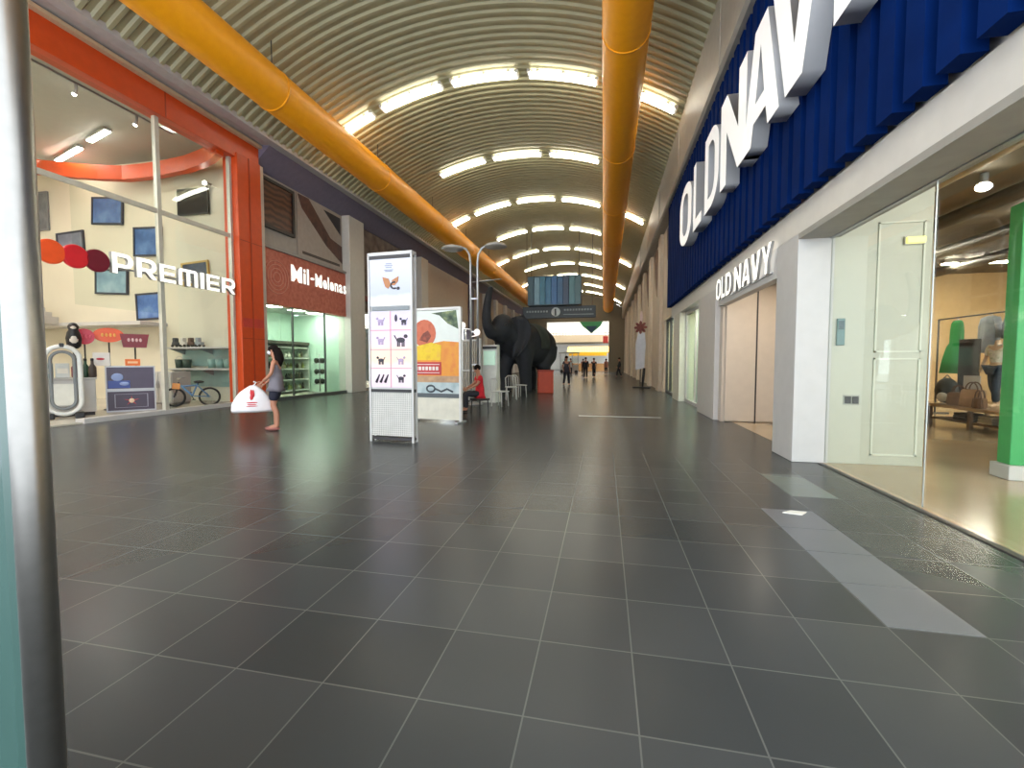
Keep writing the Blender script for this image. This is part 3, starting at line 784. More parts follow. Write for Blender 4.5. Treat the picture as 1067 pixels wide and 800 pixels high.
for (x, z, w, h, r) in ((-.02, .36, .022, .12, .2), (.015, .33, .022, .16, -.2), (-.01, .27, .03, .14, .5), (.0, .185, .1, .022, 0), (.0, .15, .085, .02, 0), (.0, .12, .1, .018, 0)):
    b = .122 - .2 * max(0, z - .18)
    mb.ball((x + .05 * (z - .1), -b * .98, z), (w, .012, h * .6), 10, 6)
mb.build('print', M_REDP, bag)

# seated person in red, on a dark stool
st = thing('stool', 'dark square stool under the seated person in red', 'stool', (-3.2, 11.15, 0), math.radians(60))
mb = MB(); mb.box(-.19, .19, -.19, .19, .3, .35, bev=.012); mb.build('seat', M_DARK, st)
for sx in (-1, 1):
    for sy in (-1, 1):
        mb = MB(); mb.tube([(sx * .16, sy * .16, 0), (sx * .145, sy * .145, .31)], .014, 8); mb.build('leg', M_BLACK, st)
person('person', 'person in a red top sitting on a dark stool behind the orange poster panel', (-3.2, 11.15, 0), math.radians(-60), 1.6, (196, 24, 40), (34, 34, 42), (24, 24, 26), pose=SIT, sleeve='short')
person('person', 'child in beige clothes standing between the info kiosk and the elephant', (-3.9, 15.3, 0), math.radians(-20), 1.32, (188, 158, 128), (176, 148, 122), (90, 70, 50), sleeve='long')
# the far shoppers
person('person', 'shopper in dark clothes walking in the aisle right of the elephant', (-2.03, 24.1, 0), math.radians(20), 1.62, (60, 58, 72), (28, 28, 40), pose=WALK, sleeve='short', hair='long', fem=True)
FAR = [(-1.45, 35.0, 1.66, (22, 24, 28), (26, 26, 30), 'distant shopper all in black, left one of the pair in mid aisle'),
       (-.85, 36.5, 1.62, (36, 34, 44), (24, 24, 30), 'distant shopper in dark violet top, right one of the pair in mid aisle'),
       (-3.3, 44.0, 1.65, (206, 206, 206), (60, 60, 70), 'far distant shopper in a pale grey top, left of the others'),
       (-2.2, 47.0, 1.64, (120, 70, 66), (40, 40, 46), 'far distant shopper in a brownish red top'),
       (.15, 45.5, 1.63, (170, 110, 96), (50, 50, 60), 'far distant shopper in a salmon top near the right wall'),
       (1.2, 38.0, 1.66, (30, 34, 40), (28, 28, 34), 'distant shopper in black standing close to the beige wall')]
for i, (x, y, h, tp, bt, lab) in enumerate(FAR):
    person('person', lab, (x, y, 0), math.radians((0, 170, 15, 180, 200, -90)[i]), h, tp, bt, pose=WALK if i % 2 else None, sleeve='long' if i in (0, 5) else 'short')

# ================================================================== ELEPHANT
M_EL = mat('elephant_hide', (30, 32, 38), .7, var=.3, scale=3, bump=.25)
el = thing('elephant_statue', 'life-size dark grey elephant statue with raised trunk in mid aisle', 'statue', (-3.6, 19.9, 0), math.radians(-27))
src = MB()
src.tube([(0, 1.75, 1.95), (0, 1.5, 2.05), (0, 1.0, 2.12), (0, .3, 2.08), (0, -.5, 2.2), (0, -1.0, 2.42), (0, -1.4, 2.6)], [.3, .68, .9, .98, .88, .66, .5], 24)
src.ball((0, 1.35, 2.0), (.78, .62, .85), 20, 14); src.ball((0, .3, 1.85), (.9, 1.2, .78), 24, 14)
src.ball((0, -1.5, 2.74), (.5, .58, .62), 20, 14); src.ball((0, -1.72, 2.32), (.27, .36, .24), 16, 10)
src.tube([(0, -1.7, 2.7), (0, -2.0, 2.5), (0, -2.3, 2.5), (0, -2.5, 2.75), (0, -2.56, 3.15), (0, -2.52, 3.6), (0, -2.42, 4.05), (0, -2.28, 4.4)], [.4, .32, .26, .225, .2, .175, .15, .12], 18)
for q in (-1, 1):
    src.tube([(q * .42, -.62, 2.1), (q * .47, -.62, 1.6), (q * .48, -.66 + q * .1, 1.0), (q * .48, -.62 + q * .1, .4), (q * .48, -.64 + q * .1, .12), (q * .48, -.64 + q * .1, 0)], [.5, .42, .3, .25, .28, .29], 18)
    src.tube([(q * .4, 1.1, 2.0), (q * .47, 1.05, 1.5), (q * .5, .92 - q * .12, 1.05), (q * .5, 1.12 - q * .12, .55), (q * .5, 1.06 - q * .12, .12), (q * .5, 1.06 - q * .12, 0)], [.6, .5, .34, .26, .28, .29], 18)
src.tube([(0, 1.9, 2.3), (0, 2.08, 1.9), (0, 2.12, 1.4), (0, 2.08, 1.05)], [.08, .06, .055, .075], 10)
so = src.build('hide', M_EL)
md = so.modifiers.new('r', 'REMESH'); md.mode = 'VOXEL'; md.voxel_size = .055; md.use_smooth_shade = True
md = so.modifiers.new('s', 'SMOOTH'); md.factor = .5; md.iterations = 8
dg = bpy.context.evaluated_depsgraph_get(); dg.update()
m_ = bpy.data.meshes.new_from_object(so.evaluated_get(dg)); bpy.data.objects.remove(so)
for p_ in m_.polygons: p_.use_smooth = True
zmin = min(v.co.z for v in m_.vertices)
mb = MB(); mb.add_mesh(m_, Matrix.Translation((0, 0, -zmin))); bpy.data.meshes.remove(m_)
for s in (-1, 1):          # ears: broad curved flaps with thickness
    n, m = 12, 8; fr = []; bk = []
    for i in range(n + 1):
        for j in range(m + 1):
            u, v = i / n, j / m
            out = u * .98 * max(.05, math.sin(PI * (.08 + .86 * v))) ** .55 * (1 - .25 * v)
            x = s * (.34 + out * .8); yv = -1.3 + out * .55 + .05 * math.sin(u * 9 + v * 3); zz = 3.2 - v * 1.75 + .1 * u
            fr.append(mb.bm.verts.new((x, yv - .025, zz - zmin))); bk.append(mb.bm.verts.new((x, yv + .025, zz - zmin)))
    W_ = m + 1
    for i in range(n):
        for j in range(m):
            a, b, c, d = i * W_ + j, (i + 1) * W_ + j, (i + 1) * W_ + j + 1, i * W_ + j + 1
            for g, L in ((fr, (a, b, c, d)), (bk, (d, c, b, a))):
                f = mb.bm.faces.new([g[q] for q in L]); f.smooth = True
    edge = [i * W_ for i in range(n + 1)] + [n * W_ + j for j in range(1, m + 1)] + [i * W_ + m for i in range(n - 1, -1, -1)] + [j for j in range(m - 1, 0, -1)]
    for a, b in zip(edge, edge[1:] + edge[:1]): mb.bm.faces.new((fr[a], bk[a], bk[b], fr[b]))
mb.build('body', M_EL, el)
for s in (-1, 1):
    mb = MB(); mb.ball((s * .415, -1.8, 2.85 - zmin), .06, 10, 8); mb.build('eye', M_BLACK, el)
# grey saddle cloth with fringe
mb = MB()
N = 22; A = []
for yv in (-.05, .3, .65):
    A.append([mb.bm.verts.new((1.0 * math.sin(a), yv, 2.07 + 1.02 * math.cos(a) - zmin)) for a in [(-1.75 + 3.5 * i / N) for i in range(N + 1)]])
for P, Q in zip(A, A[1:]):
    for i in range(N):
        f = mb.bm.faces.new((P[i], P[i + 1], Q[i + 1], Q[i])); f.smooth = True
r = bmesh.ops.solidify(mb.bm, geom=mb.bm.faces[:], thickness=.03)
cl = mb.build('saddle_cloth', mat('saddle_grey', (66, 76, 72), .8, var=.1), el)
# red-orange crate by the elephant's feet
t = thing('crate', 'small orange-red box standing on the floor beside the elephant legs', 'box', (-2.44, 18.5, 0), .2)
mb = MB(); mb.box(-.32, .32, -.3, .3, 0, .92, bev=.03); mb.build('body', mat('orange_red', (178, 62, 30), .5), t)
mb = MB(); mb.box(-.34, .34, -.32, .32, .9, .97, bev=.015); mb.build('lid', mat('orange_red_dark', (140, 44, 24), .5), t)

# ================================================================== ADVERT TOWER
tw = thing('display_tower', 'tall slim white advertising tower with animal icon grid and perforated base', 'display stand', (-3.36, 6.72, 0), math.radians(-4))
mb = MB()
for x in (-.4, .37):
    for y in (-.16, .13): mb.box(x, x + .03, y, y + .03, 0, 3.03)
mb.box(-.4, .4, -.16, .16, 3.0, 3.05)
mb.build('frame', M_WHITE, tw)
mb = MB(); mb.box(-.385, .385, -.13, .14, .86, 2.96); mb.build('body', M_WHITE, tw)
mb = MB(); mb.box(-.37, .37, -.158, -.14, 2.95, 3.0); mb.build('top_bar', M_DARK, tw)
# poster
def grad_mat(name, stops, z0, z1):
    m = bpy.data.materials.new(name); m.use_nodes = True
    nt = m.node_tree; b = nt.nodes['Principled BSDF']; b.inputs['Roughness'].default_value = .35
    tc = nt.nodes.new('ShaderNodeTexCoord'); sp = nt.nodes.new('ShaderNodeSeparateXYZ'); mr = nt.nodes.new('ShaderNodeMapRange')
    mr.inputs['From Min'].default_value = z0; mr.inputs['From Max'].default_value = z1
    rp = nt.nodes.new('ShaderNodeValToRGB')
    while len(rp.color_ramp.elements) < len(stops): rp.color_ramp.elements.new(.5)
    for i, (p, c) in enumerate(stops): rp.color_ramp.elements[i].position = p; rp.color_ramp.elements[i].color = rgb(*c)
    nz = nt.nodes.new('ShaderNodeTexNoise'); nz.inputs['Scale'].default_value = 5
    ad = nt.nodes.new('ShaderNodeMath'); ad.operation = 'MULTIPLY_ADD'; ad.inputs[1].default_value = .12 * (z1 - z0)
    nt.links.new(tc.outputs['Object'], sp.inputs[0]); nt.links.new(tc.outputs['Object'], nz.inputs['Vector'])
    nt.links.new(nz.outputs['Fac'], ad.inputs[0]); nt.links.new(sp.outputs['Z'], ad.inputs[2])
    nt.links.new(ad.outputs[0], mr.inputs['Value']); nt.links.new(mr.outputs['Result'], rp.inputs['Fac']); nt.links.new(rp.outputs['Color'], b.inputs['Base Color'])
    return m
mb = MB(); mb.box(-.365, .365, -.15, -.13, 2.2, 2.94)
po = mb.build('poster', grad_mat('poster_print', [(0, (236, 240, 244)), (.18, (226, 230, 236)), (.32, (176, 180, 196)), (1, (196, 196, 210))], 2.2, 2.94), tw)
mb = MB()   # picture on the poster: two pointed ears, a muzzle, dark curl
mb.prism([(-.13, 2.66), (-.02, 2.63), (.02, 2.53), (-.03, 2.47), (-.08, 2.5), (-.11, 2.58)], 'y', -.158, -.148)
mb.prism([(.04, 2.6), (.16, 2.66), (.15, 2.58), (.09, 2.52), (.04, 2.52)], 'y', -.158, -.148)
mb.build('picture', mat('fawn_print', (170, 112, 70), .5), po)
mb = MB(); mb.tube([(.08 + .06 * math.cos(a), -.155, 2.52 + .05 * math.sin(a)) for a in [1.2 + i * .45 for i in range(10)]], .014, 6)
mb.ball((.15, -.155, 2.47), (.03, .008, .025), 8, 6); mb.build('picture', mat('dark_print', (60, 56, 60), .5), po)
mb = MB()
for z, w in ((2.86, .05), (2.83, .07), (2.8, .05), (2.76, .08), (2.74, .06)): mb.box(-w - .02, w - .02, -.156, -.148, z, z + .014)
mb.build('caption', mat('grey_print', (150, 152, 172), .5), po)
mb = MB(); mb.box(-.33, .33, -.155, -.13, 2.13, 2.185); mb.build('divider_bar', mat('bar_grey', (120, 126, 130), .4), tw)
# icon grid
mb = MB(); mb.box(-.365, .365, -.148, -.13, .89, 2.11)
gp = mb.build('icon_panel', grad_mat('icon_print', [(0, (222, 200, 212)), (.3, (226, 206, 214)), (.42, (244, 208, 178)), (.56, (240, 204, 180)), (.64, (220, 196, 208)), (1, (198, 188, 218))], .89, 2.11), tw)
mb = MB()
for z in (1.81, 1.5, 1.2): mb.box(-.365, .365, -.154, -.146, z - .008, z + .008)
mb.box(-.008, .008, -.154, -.146, .89, 2.11); mb.build('grid_line', mat('pink_line', (206, 150, 160), .5), gp)
def animal(mb, x, z, s, flip=1, lean=0):
    mb.ball((x, -.152, z), (.055 * s, .006, .028 * s), 10, 6)
    mb.ball((x + flip * .06 * s, -.152, z + .04 * s), (.024 * s, .006, .02 * s), 8, 6)
    for q in (-.035, -.015, .02, .04): mb.box(x + q * s - .006 * s, x + q * s + .006 * s, -.157, -.148, z - .07 * s, z)
    mb.tube([(x - flip * .05 * s, -.152, z + .01 * s), (x - flip * .075 * s, -.152, z + .05 * s)], .006 * s, 6)
M_ICON = mat('icon_dark', (52, 46, 58), .6); M_ICONP = mat('icon_pale', (166, 148, 178), .6)
for r_, z in enumerate((1.96, 1.65, 1.33, 1.04)):
    for c_, x in enumerate((-.18, .18)):
        mb = MB()
        if (r_, c_) == (3, 0):
            for k in range(3): mb.tube([(x - .09 + .08 * k, -.152, z - .07), (x - .03 + .08 * k, -.152, z + .06)], [.022, .01], 8)
        elif (r_, c_) == (0, 1): animal(mb, x + .06, z - .01, .9, -1); mb.ball((x - .08, -.152, z + .04), (.025, .006, .06), 8, 6)
        else: animal(mb, x, z, (1.5 if (r_, c_) == (1, 1) else 1.0), 1 if c_ else -1)
        mb.build('icon', M_ICONP if (r_, c_) in ((0, 0), (1, 0), (2, 1)) else M_ICON, gp)
# perforated base
mb = MB(); mb.box(-.385, .385, -.155, .15, .81, .86); mb.build('lower_bar', M_BLACK, tw)
mb = MB()
for i in range(24): x = -.37 + .74 * i / 23; mb.box(x - .004, x + .004, -.152, -.146, .1, .81)
for i in range(22): z = .11 + .7 * i / 21; mb.box(-.37, .37, -.154, -.148, z - .004, z + .004)
mb.build('mesh_panel', mat('mesh_white', (222, 220, 214), .5), tw)
mb = MB(); mb.box(-.37, .37, -.12, .12, .1, .8); mb.build('base_box', mat('base_grey', (176, 174, 168), .6), tw)
mb = MB(); mb.box(-.38, .38, -.13, .13, .03, .07); mb.build('foot_plate', M_DARK, tw)

for o_ in [c for c in tw.children] + [g_ for c in tw.children for g_ in c.children]:
    for v in o_.data.vertices:
        if v.co.y > -.13: v.co.y = -.13 + (v.co.y + .13) * .38

# second poster panel
ad = thing('poster_panel', 'freestanding poster panel with orange and yellow print, right of the white tower', 'poster stand', (-3.58, 9.05, 0), math.radians(-8))
mb = MB()
for x in (-.6, .57): mb.box(x, x + .045, -.04, .04, 0, 2.46)
mb.box(-.6, .6, -.035, .035, 2.42, 2.47); mb.build('frame', mat('post_white', (226, 224, 220), .4), ad)
for x in (-.58, .59):
    mb = MB(); mb.box(x - .03, x + .03, -.22, .22, 0, .03); mb.build('foot', M_CHROME, ad)
mb = MB(); mb.box(-.555, .57, -.015, .02, .53, 2.41); pp = mb.build('poster', mat('poster_sky', (226, 232, 226), .35, var=.03), ad)
def patch(name, poly, m, y0=-.022, y1=-.012):
    mb = MB(); mb.prism(poly, 'y', y0, y1); return mb.build(name, m, pp)
patch('print_green', [(-.1, 2.35), (.5, 2.4), (.55, 2.0), (.3, 2.12), (.1, 2.3)], blotch_mat('leaf_print', [(46, 66, 52), (92, 112, 82), (150, 160, 110)], 6), y0=-.019)
patch('print_orange', [(-.55, .95), (.57, .95), (.57, 1.72), (.2, 1.75), (-.1, 1.7), (-.55, 1.6)], blotch_mat('orange_print', [(230, 140, 60), (236, 160, 60), (226, 120, 70)], 3), y0=-.02)
patch('print_head', arc(-.27, 1.92, .28, .3, 0, 2 * PI, 20)[:-1], blotch_mat('head_print', [(196, 96, 66), (208, 112, 80), (180, 80, 56)], 5), y0=-.024)
patch('print_shade', [(-.4, 1.78), (-.2, 1.72), (-.1, 1.86), (-.18, 1.98), (-.3, 1.92)], blotch_mat('shade_print', [(150, 70, 50), (120, 60, 48), (176, 84, 60)], 8), y0=-.027)
patch('print_yellow', [(-.5, 1.34), (.12, 1.34), (.14, 1.66), (-.1, 1.72), (-.5, 1.64)], blotch_mat('yellow_print', [(222, 176, 40), (240, 206, 40), (236, 190, 60)], 6), y0=-.026)
patch('print_red', [(-.54, 1.02), (.14, 1.02), (.14, 1.3), (-.54, 1.3)], mat('red_print', (196, 60, 60), .5), y0=-.028)
M_PW = mat('print_white', (236, 226, 222), .5)
for i in range(7):
    mb = MB(); mb.box(-.5 + .085 * i, -.44 + .085 * i, -.032, -.026, 1.12, 1.2); mb.build('letter', M_PW, pp)
for z in (1.24, 1.06):
    mb = MB(); mb.box(-.5, .1, -.032, -.026, z, z + .015); mb.build('rule', M_PW, pp)
patch('print_tan', [(-.55, .86), (.57, .86), (.57, 1.0), (-.55, 1.0)], blotch_mat('tan_print', [(176, 140, 110), (206, 168, 130)], 8), y0=-.03)
patch('print_blue', [(-.55, .55), (.57, .55), (.57, .87), (-.55, .87)], blotch_mat('ice_print', [(150, 172, 178), (186, 202, 206), (206, 216, 216)], 4), y0=-.026)
mb = MB()
mb.tube([(-.12 + .1 * math.cos(a), -.03, .72 + .07 * math.sin(a)) for a in [2 * PI * i / 14 for i in range(14)]], .02, 6, closed=True)
mb.tube([(0, -.03, .72), (.14, -.03, .66), (.28, -.03, .72), (.42, -.03, .66)], .022, 6); mb.build('print_swirl', mat('swirl_print', (70, 78, 86), .5), pp)
patch('print_band', [(-.55, .53), (.57, .53), (.57, .62), (-.55, .62)], mat('band_print', (92, 98, 102), .5), y0=-.032)
mb = MB(); mb.box(-.555, .57, -.012, .012, .05, .53); mb.build('lower_panel', mat('panel_cream', (226, 222, 206), .5), ad)

# ================================================================== LAMP POST
lp = thing('lamp_post', 'slim double lamp post with two saucer heads beside the elephant', 'lamp post', (-3.9, 13.0, 0))
for s in (-1, 1):
    x = s * .11
    mb = MB(); mb.tube([(x, 0, 0), (x, 0, 4.3), (x + s * .03, 0, 4.55), (x + s * .14, 0, 4.72), (x + s * .32, 0, 4.8), (x + s * .42, 0, 4.8)], .035, 10); mb.build('pole', M_CHROME, lp)
    mb = MB(); mb.lathe([(.02, .06), (.1, .06), (.3, .0), (.34, -.05), (.3, -.08), (.1, -.1), (.02, -.1)], (s * .68, 0, 4.8), 22); mb.build('lamp_head', mat('saucer_grey', (170, 164, 158), .4), lp)
mb = MB()
for z in (1.2, 2.2, 3.2): mb.box(-.11, .11, -.02, .02, z, z + .04)
mb.build('spacer', M_CHROME, lp)
mb = MB(); mb.tube([(-.1, 0, 3.72), (.85, 0, 3.78)], .016, 6); mb.build('cross_arm', M_CHROME, lp)
for x, z in ((-.36, 2.42), (.1, 2.2)):
    mb = MB(); mb.tube([(-.1, 0, z - .12), (x, -.02, z - .1)], .012, 6); mb.ball((x, -.04, z), .1, 12, 9); mb.build('globe', mat('globe_white', (244, 236, 232), .3, emit=.4), lp)
mb = MB(); mb.lathe([(.26, 0), (.26, .03), (.2, .06), (.14, .08)], (0, 0, 0), 20); mb.build('base', M_CHROME, lp)

# white slatted screen, kiosk and chairs between posters and elephant
sc = thing('slatted_screen', 'white screen of upright slats behind the seated person in red', 'screen', (-4.32, 13.6, 0), math.radians(-12))
mb = MB()
for i in range(13):
    x = -.42 + .84 * i / 12; mb.box(x - .02, x + .02, -.02, .02, .08, 2.0)
mb.build('slats', mat('slat_white', (164, 156, 144), .5), sc)
mb = MB()
for z in (.08, 1.0, 1.96): mb.box(-.48, .48, -.035, .035, z, z + .06)
for x in (-.47, .47): mb.box(x - .03, x + .03, -.05, .05, 0, 2.05)
mb.build('frame', M_WHITE, sc)
kk = thing('info_kiosk', 'white upright information kiosk with pale green screen by the elephant', 'kiosk', (-3.62, 13.9, 0), math.radians(-10))
mb = MB(); mb.prism([(-.2, 0), (.2, 0), (.14, 1.1), (.12, 1.85), (-.04, 1.85), (-.1, 1.1)], 'x', -.26, .26); mb.build('cabinet', mat('kiosk_white', (206, 206, 198), .4), kk)
mb = MB(); mb.box(-.2, .2, -.125, -.03, 1.2, 1.66); mb.build('screen', mat('screen_green', (196, 228, 206), .3, emit=.1), kk)
mb = MB(); mb.box(-.24, .24, -.11, .1, 1.72, 1.8); mb.build('header', M_DARK, kk)
def chair(name, label, x, y, rz):
    t = thing(name, label, 'chair', (x, y, 0), rz, 'white chairs by the elephant')
    mb = MB(); mb.box(-.2, .2, -.2, .2, .42, .455, bev=.012); mb.build('seat', M_WHITE, t)
    mb = MB(); mb.tube([(-.17, .19, .44), (-.18, .23, .74), (-.1, .245, .82), (.1, .245, .82), (.18, .23, .74), (.17, .19, .44)], .018, 8)
    for x_ in (-.08, 0, .08): mb.tube([(x_, .2, .44), (x_, .245, .82)], .01, 6)
    mb.build('backrest', M_WHITE, t)
    for sx in (-1, 1):
        for sy in (-1, 1):
            mb = MB(); mb.tube([(sx * .18, sy * .18, 0), (sx * .16, sy * .16, .43)], .016, 8); mb.build('leg', M_WHITE, t)
    return t
chair('chair', 'white slatted-back chair standing nearest the info kiosk', -3.15, 14.9, .3)
chair('chair', 'white slatted-back chair standing nearest the elephant forefeet', -3.1, 16.2, 2.4)
chair('chair', 'white slatted-back chair close behind the person in red', -3.0, 12.6, 1.2)

# ================================================================== HANGING BLUE LANTERN AND DIRECTION SIGN
hs = thing('hanging_lantern', 'blue box of translucent panels hung under the vault above the elephant', 'hanging sign', (-3.33, 30, 5.1))
cols = [(26, 66, 82), (96, 132, 150), (34, 96, 120), (20, 92, 128), (24, 84, 136), (16, 76, 116), (14, 44, 76), (60, 108, 118), (52, 88, 96)]
for i, c in enumerate(cols):
    x = -1.75 + 3.5 * i / 9
    mb = MB(); mb.box(x + .02, x + .37, -.55 + .08 * (i % 2), -.5 + .08 * (i % 2), .0, 1.85); mb.build('panel', mat('lantern_%d' % i, c, .3, emit=.05, var=.12, scale=2), hs)
    mb = MB(); mb.box(x + .02, x + .37, .5, .55, .0, 1.85); mb.build('panel', mat('lantern_%d' % i, c, .3, emit=.05), hs)
mb = MB(); mb.box(-1.77, 1.77, -.57, .57, 1.85, 1.9); mb.box(-1.77, 1.77, -.57, .57, -.03, .02); mb.box(-1.78, -1.74, -.5, .5, 0, 1.86); mb.box(1.74, 1.78, -.5, .5, 0, 1.86); mb.build('frame', mat('lantern_frame', (28, 54, 66), .4), hs)
for x in (-1.6, 1.6):
    mb = MB(); mb.tube([(x, 0, 1.88), (x, 0, vz(-3.33 + x) - 5.1 + .05)], .018, 6); mb.build('cable', M_DARK, hs)
ds = thing('direction_sign', 'long dark teal direction board with white information symbol under the blue lantern', 'sign', (-3.05, 30, 4.25))
mb = MB(); mb.box(-2.45, 2.45, -.12, .12, 0, .8, bev=.02); mb.build('board', mat('dark_teal_board', (26, 40, 46), .4), ds)
mb = MB(); mb.tube([(-.2, -.14, .42), (-.2, -.115, .42)], .3, 24); mb.build('information_symbol', mat('symbol_white', (206, 214, 214), .5), ds)
mb = MB(); mb.add_mesh(text_mesh('i', .62, .02, .03), frame_matrix((-.29, -.15, .2), (1, 0, 0), (0, 0, 1))); mb.build('symbol_letter', mat('dark_teal_board', (26, 40, 46), .4), ds)
M_GLY = mat('sign_lettering', (150, 160, 160), .5)
for i in range(10):
    mb = MB(); mb.box(.35 + .19 * i, .47 + .19 * i, -.135, -.115, .48, .6); mb.build('letter', M_GLY, ds)
for i in range(8):
    mb = MB(); mb.box(-2.2 + .19 * i, -2.08 + .19 * i, -.135, -.115, .4, .52); mb.build('letter', M_GLY, ds)
mb = MB(); mb.box(.3, 2.3, -.135, -.115, .2, .26); mb.build('underline', M_GLY, ds)
for x in (-2.2, 2.2):
    mb = MB(); mb.tube([(x, 0, .78), (x, 0, vz(-3.05 + x) - 4.25 + .05)], .015, 6); mb.build('cable', M_DARK, ds)

# white banner stand with red emblem by the beige wall
bn = thing('banner_stand', 'tall narrow white banner with red flower emblem on top by the beige wall', 'banner', (1.75, 23.0, 0), math.radians(-20))
mb = MB(); mb.prism([(-.22, .9), (.2, 1.0), (.26, 2.2), (.2, 2.75), (-.12, 2.8), (-.24, 2.2)], 'y', -.02, .02); mb.build('cloth', mat('banner_white', (204, 206, 214), .6), bn)
mb = MB()
for k in range(8):
    a = 2 * PI * k / 8; mb.ball((.0 + .2 * math.cos(a), -.03, 3.02 + .2 * math.sin(a)), (.13, .03, .07), 8, 6, Vector((math.cos(a), 0, math.sin(a))).to_track_quat('X', 'Z'))
mb.ball((0, -.05, 3.02), (.12, .04, .12), 10, 8); mb.build('emblem', mat('dull_red', (120, 60, 54), .6), bn)
mb = MB(); mb.ball((.02, 0, 3.55), (.07, .04, .3), 10, 8); mb.build('finial', mat('pale_pink', (226, 204, 204), .5), bn)
mb = MB(); mb.tube([(0, .03, 0), (0, .03, 3.3)], .025, 8); mb.build('pole', M_DARK, bn)
mb = MB(); mb.tube([(.12, .0, .06), (.16, -.01, .5), (.2, 0, 1.0)], [.05, .07, .06], 8); mb.box(-.35, .5, -.12, .12, 0, .06, bev=.02); mb.build('base', M_BLACK, bn)

# ================================================================== FIRST SHOP ON THE LEFT (three discs sign)
pg = thing('shop_sign', 'lit white capital letters with orange, red and maroon discs on the glass', 'sign', (-10.74, 9.0, 3.28))
for y, c, nm in ((6.78, (232, 84, 34), 'disc_orange'), (7.2, (206, 30, 42), 'disc_red'), (7.6, (110, 20, 40), 'disc_maroon')):
    mb = MB(); mb.tube([(-.03, y - 9, .2), (.03, y - 9, .2), (.05, y - 9, .2)], [.24, .24, .215], 30)
    mb.build('disc', mat(nm, c, .4, emit=.05), pg)
yy = 7.86
for ch, wd in (('P', .45), ('R', .47), ('E', .41), ('M', .55), ('I', .12), ('E', .41), ('R', .47)):
    me_ = letter_mesh(ch, wd, .46 if ch in 'PR' and yy < 8.5 else .43, .08, t=.24, hh=.18)
    letter_obj(me_, 'letter', (M_SIGNLIT, M_SIGNSIDE), pg, frame_matrix((-.02, yy - 9, 0), (0, 1, 0), (0, 0, 1))); yy += wd + .075
mb = MB(); mb.box(-.05, -.03, -2.4, 2.3, .12, .16); mb.build('rail', M_CHROME, pg)

def picture(label, x0, x1, z0, z1, cols, tilt, y=12.19, fr=(60, 62, 74), name='framed_picture', cat='picture', sc=1.6, group=None):
    cx, cz = (x0 + x1) / 2, (z0 + z1) / 2; w, h = abs(x1 - x0) / 2, abs(z1 - z0) / 2
    t = thing(name, label, cat, (cx, y, cz), 0, group); t.rotation_euler = (0, math.radians(tilt), 0)
    mb = MB()
    b = .06
    for (a, c, e, g_) in ((-w, w, h - b, h), (-w, w, -h, -h + b), (-w, -w + b, -h + b, h - b), (w - b, w, -h + b, h - b)): mb.box(a, c, -.06, 0, e, g_)
    mb.build('frame', mat('frame_%d_%d_%d' % fr, fr, .4), t)
    mb = MB(); mb.box(-w + b, w - b, -.04, -.005, -h + b, h - b)
    key = 'pic_' + '_'.join(str(c[0]) for c in cols)
    mb.build('print', MATS.get(key) or blotch_mat(key, cols, sc, .35), t)
    return t
BL = [(52, 70, 110), (84, 110, 158), (118, 146, 186)]
PG = 'tilted blue pictures on the cream shop wall'
picture('tilted blue picture highest on the cream wall, left of the mullion', -17.3, -15.96, 5.98, 6.9, BL, 4, group=PG)
picture('blue picture directly right of and below the highest blue picture', -15.57, -14.4, 4.83, 5.8, [(40, 66, 108), (70, 104, 156), (104, 140, 190)], 2, group=PG)
picture('grey-blue picture partly behind the orange and red discs', -18.92, -17.71, 5.1, 5.84, [(92, 96, 112), (120, 124, 140), (146, 150, 160)], -3, group=PG)
picture('pale blue picture just below the first letter of the lit white sign', -17.29, -15.88, 3.62, 4.47, [(96, 126, 144), (130, 160, 176), (160, 184, 194)], 3, group=PG)
picture('lowest blue picture, right above the white ledge beside the mullion', -15.57, -14.53, 2.72, 3.62, [(44, 74, 126), (80, 116, 178), (130, 160, 200)], -2, group=PG)
picture('dark picture with gold edge behind the last letters of the lit sign', -13.55, -12.5, 3.8, 4.55, [(40, 46, 62), (70, 82, 100), (110, 120, 130)], -4, y=12.11, fr=(190, 160, 90), group=PG)
picture('tall grey poster at the far left of the cream wall beside the steel pole', -19.95, -19.25, 5.95, 7.3, [(84, 86, 92), (110, 112, 116), (140, 142, 146)], 0, fr=(120, 120, 124), name='wall_poster', cat='poster')
# TV
tv = thing('wall_screen', 'black flat screen high on the pale wall beside the orange column', 'screen', (-13.0, 12.11, 6.45))
mb = MB(); mb.box(-.6, .6, -.09, -.03, -.42, .42, bev=.012); mb.build('casing', M_BLACK, tv)
mb = MB(); mb.box(-.56, .56, -.096, -.088, -.38, .38); mb.build('display', mat('screen_black', (8, 8, 9), .45, spec=.15), tv)
mb = MB(); mb.box(-.12, .12, -.04, .01, -.15, .15); mb.build('bracket', M_DARK, tv)
spn = thing('spotlight', 'small bright spotlight shining beside the black wall screen', 'spotlight', (-12.35, 12.1, 6.95))
mb = MB(); mb.tube([(0, 0, 0), (0, -.16, 0), (.04, -.26, -.05)], [.03, .03, .07], 10); mb.build('body', M_WHITE, spn)
mb = MB(); mb.ball((.045, -.275, -.055), (.06, .03, .06), 10, 6); mb.build('lens', M_TUBEIN, spn)
